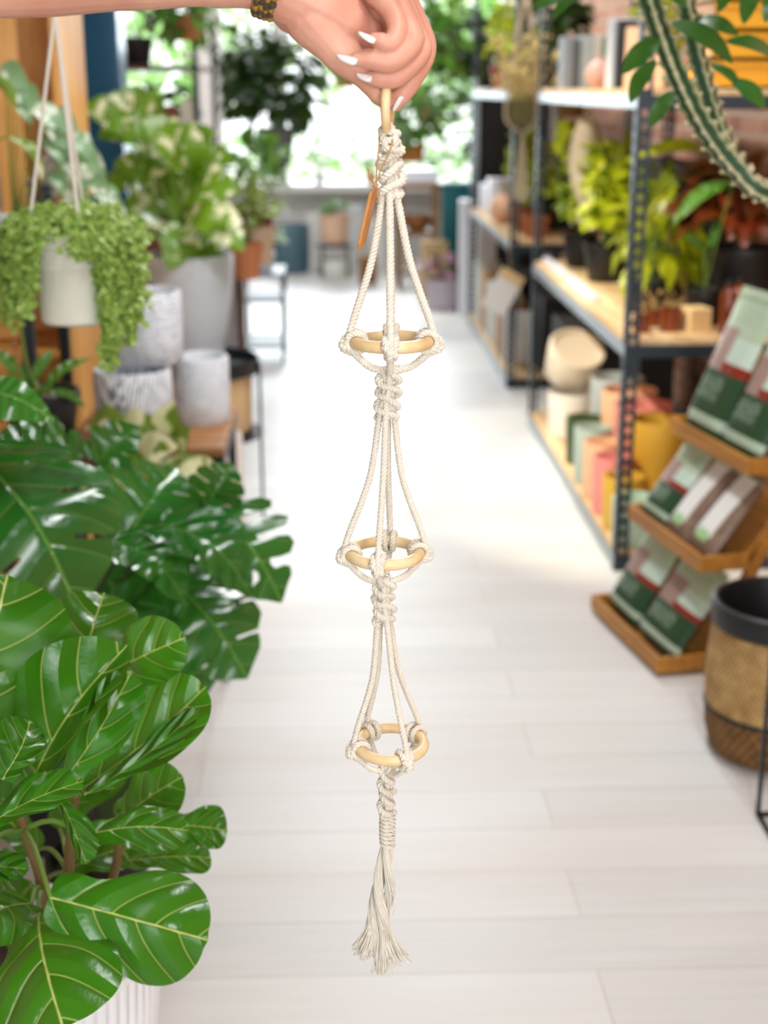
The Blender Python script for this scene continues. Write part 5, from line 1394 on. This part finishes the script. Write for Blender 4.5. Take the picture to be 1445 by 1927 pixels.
for k, (y, z, h_) in enumerate(((7.35, Z1, .38), (7.8, Z2 + .001, .30), (6.66, 0, .42), (8.3, Z1, .38))):  # added black blocks give the shade in and between the shelving units
    carton('shade_block', ('black block for the shade at the near end of the far bottom shelf', 'black block for the shade at the back of the far middle shelf', 'black block for the shade on the floor between the two shelving units', 'black block for the shade at the back of the far bottom shelf')[k], 'shade block', 1.27, y, z, (.34, .40, h_), BLK)
for k, (y, z, h_) in enumerate(((5.95, Z1, .50), (5.15, Z1, .48))):  # black block put in for the shade at the back of the bottom shelf
    carton('shade_block', ('tall black block for the shade behind the tipped cream pot', 'tall black block for the shade behind the mustard pot')[k], 'shade block', 1.41 if k else 1.38, y, z, (.15, .40, h_), BLK) if k == 0 else None
wc_ = thing('swing_card', 'white card with a tan top hung at an angle from the far shelving post', 'sign', (.868, 7.02, .50))
m = MB(); m.box((0, 0, 0), (.13, .012, .20), Matrix.Rotation(.5, 3, 'Y')); m.build('card', plain('white_card_c', '#ece8e2', .6), wc_)
m = MB(); m.box((.045, 0, .082), (.13, .014, .05), Matrix.Rotation(.5, 3, 'Y')); m.build('tan_flap', KRAFT, wc_)
m = MB(); m.tube([(.045, 0, .10), (.03, .02, .22), (.03, .02, .235)], .002, 5); m.build('hanging_string', TWINE, wc_)
carton('tall_carton', 'tall narrow white carton on the floor at the window end of the far shelving', 'box', at(880, 450, 9.4).x, 9.45, 0, (.10, .14, .78), WPL)
carton('tall_carton', 'wider white carton on the floor against the far shelving post', 'box', at(908, 450, 9.3).x + .03, 9.36, 0, (.12, .16, .70), plain('white_card_d', '#e0dcda', .6))
potted('red pot with yellow flowers on top of the far shelving', 1.06, 8.75, Z3, .07, .09, .13, plain('brick_red_glaze', '#9a4538', .5), L_YEL, T_SMALL, 200, (.16, .2, .18), (.06, .1), 63, 1.3, 'potted_plant', .16, clip=CBT)
potted('yellow leaved plant on top of the far shelving', 1.04, 8.0, Z3, .07, .09, .13, PALEP, L_YEL, T_SMALL, 220, (.16, .24, .16), (.05, .09), 64, 1.3, 'potted_plant', .12, clip=CBT)
potted('deep green plant on top of the far shelving near its end', 1.1, 7.4, Z3, .07, .09, .13, BLACKP, L_DARK, T_WIDE, 220, (.20, .28, .28), (.08, .12), 65, 1.0, 'potted_plant', .2, clip=CBT)
# lavender pot with purple leaves, teal tower
L_PUR = leafmat('purple_leaf', '#5a2344', '#a04a7c', None, '#8a4a70', .4, 5, .7, .2)
potted('lavender grey pot with purple leaves on the floor at the window end', at(842, 560, 9.7).x - .02, 9.75, 0, .115, .135, .22, plain('lavender_grey', '#b4aab4', .5), L_PUR, T_WIDE, 50, (.17, .16, .09), (.06, .1), 66, 1.0, 'potted_plant', .05)
TEALC = plain('bright_teal_paint', '#0e7078', .3, .08)
p = at(860, 500, 10.6); 
t = thing('tall_planter', 'tall square bright teal planter near the back window', 'planter', (p.x, 10.65, 0))
m = MB(); H2 = at(860, 345, 10.6).z
prof = [(.10, 0), (.125, H2 - .03), (.132, H2 - .03), (.132, H2), (.118, H2), (.115, H2 - .05)]
vs, fs = [], []
for (r, z) in prof:
    for (a, b) in ((-1, -1), (1, -1), (1, 1), (-1, 1)): vs.append((a * r, b * r, z))
for i in range(len(prof) - 1):
    for j in range(4): fs.append((i * 4 + j, i * 4 + (j + 1) % 4, (i + 1) * 4 + (j + 1) % 4, (i + 1) * 4 + j))
fs.append((3, 2, 1, 0)); fs.append(tuple((len(prof) - 1) * 4 + j for j in range(4)))
m.add(vs, fs); m.build('planter_body', TEALC, t, smooth=False, bevel=.004)
# things under the back window
SLATE = plain('slate_blue_plastic', '#42606d', .4, .08)
planter('round_planter', 'large slate blue round planter on the floor by the back window', at(548, 470, 11.8).x, 11.85, 0, .155, .40, SLATE)
st2 = thing('wire_stool', 'low black wire stool carrying the peach planter', 'stool', (at(630, 470, 11.6).x, 11.6, 0))
SZ = at(630, 458, 11.6).z
m = MB(); m.lathe([(0, SZ - .02), (.16, SZ - .02), (.16, SZ), (0, SZ)], (0, 0, 0), 28); m.build('seat', METB, st2)
for k in range(4): a = PI / 4 + k * PI / 2; m = MB(); m.tube([(.145 * math.cos(a), .145 * math.sin(a), SZ - .02), (.155 * math.cos(a), .155 * math.sin(a), 0)], .009, 6); m.build('leg', METB, st2)
potted('peach planter with a small green plant on the wire stool', st2.location.x, 11.6, SZ, .105, .12, .24, plain('peach_clay', '#dcb89c', .6), L_MID, T_SMALL, 40, (.12, .1, .07), (.06, .09), 71, 1.3, 'potted_plant', .04)
planter('round_planter', 'white bowl planter tucked under the wire stool', st2.location.x, 11.6, 0, .115, .14, plain('white_glaze_b', '#dfe6e0', .4))
for k, (px, w_, h_, cn, cc_) in enumerate(((595, .16, .46, 'white', '#dcdedc'), (668, .14, .52, 'pale grey', '#c6caca'), (708, .15, .40, 'white', '#e2e4e2'), (745, .16, .30, 'pale mint', '#c9d8d4'))):
    carton('pale_box', '%s box on the floor under the window, %s' % (cn, ('beside the slate blue planter', 'next to the peach planter', 'just short of the macrame cord', 'beyond the macrame cord')[k]), 'box', at(px, 470, 12.2).x, 12.25, 0, (w_, .16, h_), plain('pale_box_%d' % k, cc_, .6))
CRT = wood('brown_crate_wood', '#6f4a28', '#9a6b3c', 3, 'X', .6, 8)
ct = thing('side_table', 'brown wooden side table under the terracotta bowl', 'table', (at(785, 450, 10.9).x, 10.95, 0))
zt2 = at(785, 345, 10.8).z
m = MB(); m.box((0, 0, zt2 - .02), (.34, .30, .04)); m.build('tabletop', CRT, ct, bevel=.004)
for (x, y) in ((-.14, -.12), (.14, -.12), (-.14, .12), (.14, .12)): m = MB(); m.box((x, y, (zt2 - .04) / 2), (.04, .04, zt2 - .04)); m.build('leg', CRT, ct)
for z in (.12, .42): m = MB(); m.box((0, 0, z), (.28, .24, .03)); m.build('lower_shelf', CRT, ct)
t = thing('wooden_bowl', 'wide brown wooden bowl on the lower shelf of the brown side table', 'bowl', (ct.location.x, 10.93, .4365)); m = MB(); m.lathe([(0, 0), (.06, 0), (.11, .06), (.13, .12), (.122, .12), (.10, .06), (0, .015)], (0, 0, 0), 28); m.build('bowl', plain('brown_bowl', '#9a5f2a', .5), t)
carton('white_box', 'white box on top of the brown side table', 'box', ct.location.x + .02, 10.9, zt2, (.26, .18, .10), WPL)
carton('card_box', 'tan card box stack base by the teal planter', 'box', at(815, 470, 10.3).x, 10.3, 0, (.20, .18, .22), plain('tan_card', '#c9ab7c', .75))
carton('card_box', 'tan card box set on another by the teal planter', 'box', at(815, 470, 10.3).x + .01, 10.3, .222, (.19, .17, .20), plain('tan_card', '#c9ab7c', .75))
carton('card_box', 'brown card box on the floor just behind the macrame cord', 'box', at(692, 470, 11.2).x, 11.2, 0, (.14, .2, .22), plain('brown_card', '#9a713f', .75))
# plants on the window sill wall and floor
for k, (px, Y, z, c_, lm, lb) in enumerate(((600, 12.35, .69, WPL, L_MID, 'white pot of leaves on the sill beside the column'), (700, 12.4, .69, TERRA, L_DARK, 'terracotta pot of dark leaves on the sill behind the macrame'), (820, 12.4, .69, WPL, L_MID, 'white pot of tall leaves on the sill beyond the ochre bowl'), (900, 12.4, .69, PALEP, L_DARK, 'pale pot of dark leaves on the sill at the brick end'))):
    potted(lb, at(px, 300, Y).x, 12.69 - .05, .6805, .04, .05, .10, c_, lm, T_SMALL, 70, (.15, .09, .14), (.06, .1), 80 + k, 1.3, 'potted_plant', .10)
# tall plant in the far corner of the left wall, and a low white unit
potted('tall green plant on the floor between the black shelf unit and the column', -1.12, 9.6, 0, .12, .15, .34, GREYC, L_MID, T_WIDE, 130, (.28, .3, .5), (.10, .16), 91, 1.0, 'potted_plant', .5)
potted('tall dark plant on the floor at the far end of the right wall', 1.25, 11.2, 0, .12, .15, .34, BLACKP, L_DARK, T_WIDE, 200, (.40, .5, .85), (.10, .16), 92, 1.0, 'potted_plant', .9)
cbk = carton('dark_zone_block', 'tall black block added for the dark zone against the brick wall near the window', 'dark block', 1.28, 10.1, 0, (.50, .40, 1.95), BLK)  # black block added to make the dark zone by the window
wu = thing('metal_trolley', 'low grey metal trolley on the aisle side of the dark table', 'trolley', (at(508, 600, 7.9).x - .03, 7.95, 0))
for z in (.10, .36, .50): m = MB(); m.box((0, 0, z), (.24, .42, .02)); m.build('tray', plain('mid_grey_metal', '#878e94', .5), wu, bevel=.003)
for (x, y) in ((-.11, -.2), (.11, -.2), (-.11, .2), (.11, .2)): m = MB(); m.tube([(x, y, .51), (x, y, .0)], .009, 8); m.build('leg', METB, wu)
potted('pale flowered pot on the grey trolley', wu.location.x, 7.9, .5105, .05, .065, .10, WPL, L_PALE, T_SMALL, 50, (.10, .12, .09), (.05, .08), 93, 1.3, 'potted_plant', .08)
# ------------------------------------------------------------------ the shop itself
XL, XR, YF, YB, ZC = -1.95, 1.60, -2.6, 12.75, 3.3
def struct(name, m, mat_, **kw):
    o = m.build(name, mat_, None, smooth=False, **kw); return tag(o, None, None, None, 'structure')
m = MB(); m.box(((XL + XR) / 2, (YF + YB) / 2, -.05), (XR - XL + .4, YB - YF + .4, .1)); struct('floor', m, floor_mat())
WHITE = plain('white_paint', '#e9e9e6', .6, .04)
m = MB(); m.box(((XL + XR) / 2, (YF + YB) / 2, ZC + .05), (XR - XL + .4, YB - YF + .4, .1)); struct('ceiling', m, plain('charcoal_ceiling_paint', '#3a3b3d', .8))
BRICK = brick_mat()
m = MB(); m.box((XR + .1, (YF + YB) / 2, ZC / 2), (.2, YB - YF + .4, ZC)); struct('wall_right', m, BRICK)
m = MB(); m.box((XL - .1, (YF + YB) / 2, ZC / 2), (.2, YB - YF + .4, ZC)); struct('wall_left', m, brick_mat('pale_brick', 'YZ', '#b79484', '#d9c6ba', '#d8cfc6'))
# back wall: grey panelled sill wall, wide shop window above it
GREYW = plain('pale_grey_paint', '#c9cac8', .6, .05)
m = MB(); m.box(((XL + XR) / 2, YB + .1, .31), (XR - XL, .2, .62)); m.box(((XL + XR) / 2, YB + .1, ZC - .2), (XR - XL, .2, .4))
struct('wall_back', m, GREYW)
FRAME = plain('white_window_frame', '#eceeee', .45, .03)
GLASS = glass_mat()
m = MB(); m.box(((XL + XR) / 2, YB + .1, (.62 + ZC - .4) / 2), (XR - XL, .008, ZC - .4 - .62)); wnd = struct('window_1', m, GLASS)
m = MB()
for x in (XL + .04, -1.02, -.42, .62, XR - .04): m.box((x, YB + .1, (.62 + ZC - .4) / 2), (.08, .12, ZC - .4 - .62))
m.box(((XL + XR) / 2, YB - .01, .65), (XR - XL, .38, .06))
f_ = m.build('window_frame', FRAME, wnd, smooth=False)
# a painted column and a post stand in front of the window
m = MB(); m.box((-.92, 11.2, ZC / 2), (.20, .20, ZC)); m.box((-.92, 11.2, .08), (.24, .24, .16)); struct('column_painted', m, WHITE)
# shop front behind the camera: tall panes to the street
m = MB()
for x in (XL, -.75, .45, XR): m.box((x, YF - .05, ZC / 2), (.10, .10, ZC))
m.box(((XL + XR) / 2, YF - .05, ZC - .15), (XR - XL, .10, .3)); m.box(((XL + XR) / 2, YF - .05, .15), (XR - XL, .10, .3))
struct('wall_front', m, FRAME)
for k, (a, b) in enumerate(((XL, -.75), (-.75, .45), (.45, XR))):
    m = MB(); m.box(((a + b) / 2, YF - .05, ZC / 2), (b - a - .1, .008, ZC - .6)); struct('window_%d' % (k + 2), m, GLASS)
SK = plain('baseboard_paint', '#8d8377', .5)
m = MB(); m.box((XR - .008, (YF + YB) / 2, .05), (.016, YB - YF, .1)); struct('baseboard_right', m, SK)
m = MB(); m.box((XL + .008, (YF + YB) / 2, .05), (.016, YB - YF, .1)); struct('baseboard_left', m, SK)
# outside, through the back window: pale forecourt, hedge and trees
PAVE = plain('pale_paving', '#dcdad2', .8)
m = MB(); m.box((0, 24, -.12), (40, 22.4, .1)); struct('ground_outside', m, PAVE)
rr = random.Random(5)
L_OUT = leafmat('overexposed_leaf', '#9ccf86', '#d2efbc', None, '#c8e8b0', .5, 5, .7, .4)  # daylight overexposure is put into the pale leaf colour
for k, (x, y, zc, r) in enumerate(((-1.6, 16.5, 2.1, 1.0), (.78, 18, 2.4, 1.6), (1.9, 15.8, 2.0, .9), (-3.4, 20, 2.7, 1.5))):
    t = thing('street_tree', ('slim street tree in overexposed pale leaf outside the back window beside the painted column', 'broad street tree in overexposed pale leaf straight down the aisle outside the window', 'low bushy street tree outside the window behind the hanging bowl', 'far street tree at the window end by the brick wall')[k], 'tree', (x, y, -.07), 0, 'trees outside the shop')
    f = MB()
    for i in range(600):
        d = V((rr.gauss(0, 1), rr.gauss(0, 1), rr.gauss(0, 1))).normalized() * r * rr.uniform(.5, 1)
        p = V((0, 0, zc)) + d; o_ = V((rr.uniform(-1, 1), rr.uniform(-1, 1), rr.uniform(-1, .4))).normalized()
        put_leaf(f, T_SMALL, p, p + o_ * rr.uniform(.14, .26), V((0, 0, 1)) + d * .3, 1.3)
    f.build('foliage', L_OUT, t, angle=180)
    m = MB(); m.tube([(0, 0, 0), (.03, 0, zc * .5), (-.02, .02, zc)], [.09, .07, .03], 10); m.build('trunk', STEMB, t)
hd = thing('hedge', 'long clipped hedge in overexposed pale green along the pavement outside the back window', 'hedge', (-.4, 15.0, -.07))
f = MB()
for i in range(1500):
    p = V((rr.uniform(-3.2, 3.2), rr.uniform(-.3, .3), rr.uniform(.05, 1.12))); o_ = V((rr.uniform(-1, 1), rr.uniform(-1.4, .6), rr.uniform(-.6, 1))).normalized()
    put_leaf(f, T_SMALL, p, p + o_ * rr.uniform(.10, .16), V((0, -.5, 1)), 1.3)
f.build('foliage', L_OUT, hd, angle=180)
# unseen fill lamps added under the ceiling to brighten the aisle
LAMPM = NT('fill_diffuser'); LAMPM.set(Emission_Strength=6.0); LAMPM.b.inputs['Emission Color'].default_value = (1, .93, .84, 1)
for k, (x, y) in enumerate(((.55, .2), (.55, 3.4), (.55, 6.6), (.1, 9.6))):
    t = thing('fill_lamp', 'long added fill lamp over the aisle, number %s from the shop front' % ('one', 'two', 'three', 'four')[k], 'lamp', (x, y, ZC), 0, 'added fill lamps over the aisle')
    m = MB(); m.box((0, 0, -.03), (.22, 1.3, .06)); m.build('housing', WHITE, t, smooth=False)
    m = MB(); m.box((0, 0, -.064), (.18, 1.24, .008)); m.build('diffuser', LAMPM.m, t, smooth=False)
def area(name, loc, rot, size, energy, col):
    l = bpy.data.lights.new(name, 'AREA'); l.shape = 'RECTANGLE'; l.size, l.size_y = size; l.energy = energy; l.color = col
    o = bpy.data.objects.new(name, l); COL.objects.link(o); o.location = loc; o.rotation_euler = rot; return o
# unseen fill spotlights added to brighten the shelving and the grey planters
for k, (sx_, y, tg, en, cl) in enumerate(((-1.25, 3.9, (1.12, 4.8, .65), 420, (1, .9, .72)), (-1.25, 5.4, (1.10, 5.8, .60), 230, (1, .9, .72)), (.85, 2.9, (-.55, 4.0, .95), 105, (.97, .98, 1)))):
    t = thing('fill_spotlight', 'small black added fill spotlight under the ceiling turned toward the %s' % ('near end of the shelving', 'far end of the shelving', 'grey planters')[k], 'lamp', (sx_, y, ZC), 0, 'added fill spotlights')
    d = (V(tg) - V((sx_, y, ZC - .16))).normalized()
    m = MB(); m.tube([(0, 0, 0), (0, 0, -.12)], .012, 10); m.build('mount', METB, t)
    m = MB(); m.tube([V((0, 0, -.16)) - d * .07, V((0, 0, -.16)) + d * .07], .045, 20); m.build('spot_head', METB, t)
    l = bpy.data.lights.new('spot', 'SPOT'); l.energy = en; l.spot_size = .62; l.spot_blend = .5; l.color = cl; l.shadow_soft_size = .05
    o = bpy.data.objects.new('spot', l); COL.objects.link(o); o.location = V((sx_, y, ZC - .16)) + d * .09; o.rotation_euler = d.to_track_quat('-Z', 'Y').to_euler()
area('daylight_back', ((XL + XR) / 2, YB + .35, 1.85), (-PI / 2, 0, 0), (3.3, 2.3), 225, (.84, .92, 1))
area('daylight_front', (-.75, YF - .2, 1.75), (PI / 2, 0, 0), (2.2, 2.6), 17, (.95, .98, 1))
area('daylight_front_right', (1.02, YF - .2, 1.9), (PI / 2, 0, 0), (1.05, 2.3), 72, (.98, .98, 1))
for k, (x, y, e) in enumerate(((.55, .2, 26), (.55, 3.4, 34), (.55, 6.6, 42), (.1, 9.6, 60))):  # the light of the added fill lamps
    area('aisle_fill', (x, y, ZC - .08), (0, 0, 0), (.2, 1.3), e, (.98, .98, 1))
w = bpy.data.worlds.new('day'); scene.world = w; w.use_nodes = True
bg = w.node_tree.nodes['Background']; bg.inputs[0].default_value = (.93, .97, 1, 1); bg.inputs[1].default_value = 2.4
# ------------------------------------------------------------------ camera
cam = bpy.data.cameras.new('camera'); co = bpy.data.objects.new('camera', cam); COL.objects.link(co)
co.location = (0, 0, EYE); co.rotation_euler = (PI / 2 - PITCH, 0, YAW)
cam.sensor_width = 36; cam.lens = FPX / 1927 * 36; cam.clip_start = .05
cam.dof.use_dof = True; cam.dof.focus_distance = 1.27; cam.dof.aperture_fstop = 4.6; cam.dof.aperture_blades = 0
scene.camera = co
scene.view_settings.view_transform = 'Standard'; scene.view_settings.look = 'None'
scene.view_settings.exposure = 0.27; scene.view_settings.gamma = 1.0; scene.view_settings.use_curve_mapping = False
cy = scene.cycles
cy.max_bounces = 7; cy.diffuse_bounces = 4; cy.glossy_bounces = 3; cy.transmission_bounces = 4; cy.transparent_max_bounces = 8
cy.sample_clamp_indirect = 6; cy.caustics_reflective = False; cy.caustics_refractive = False; cy.use_denoising = True
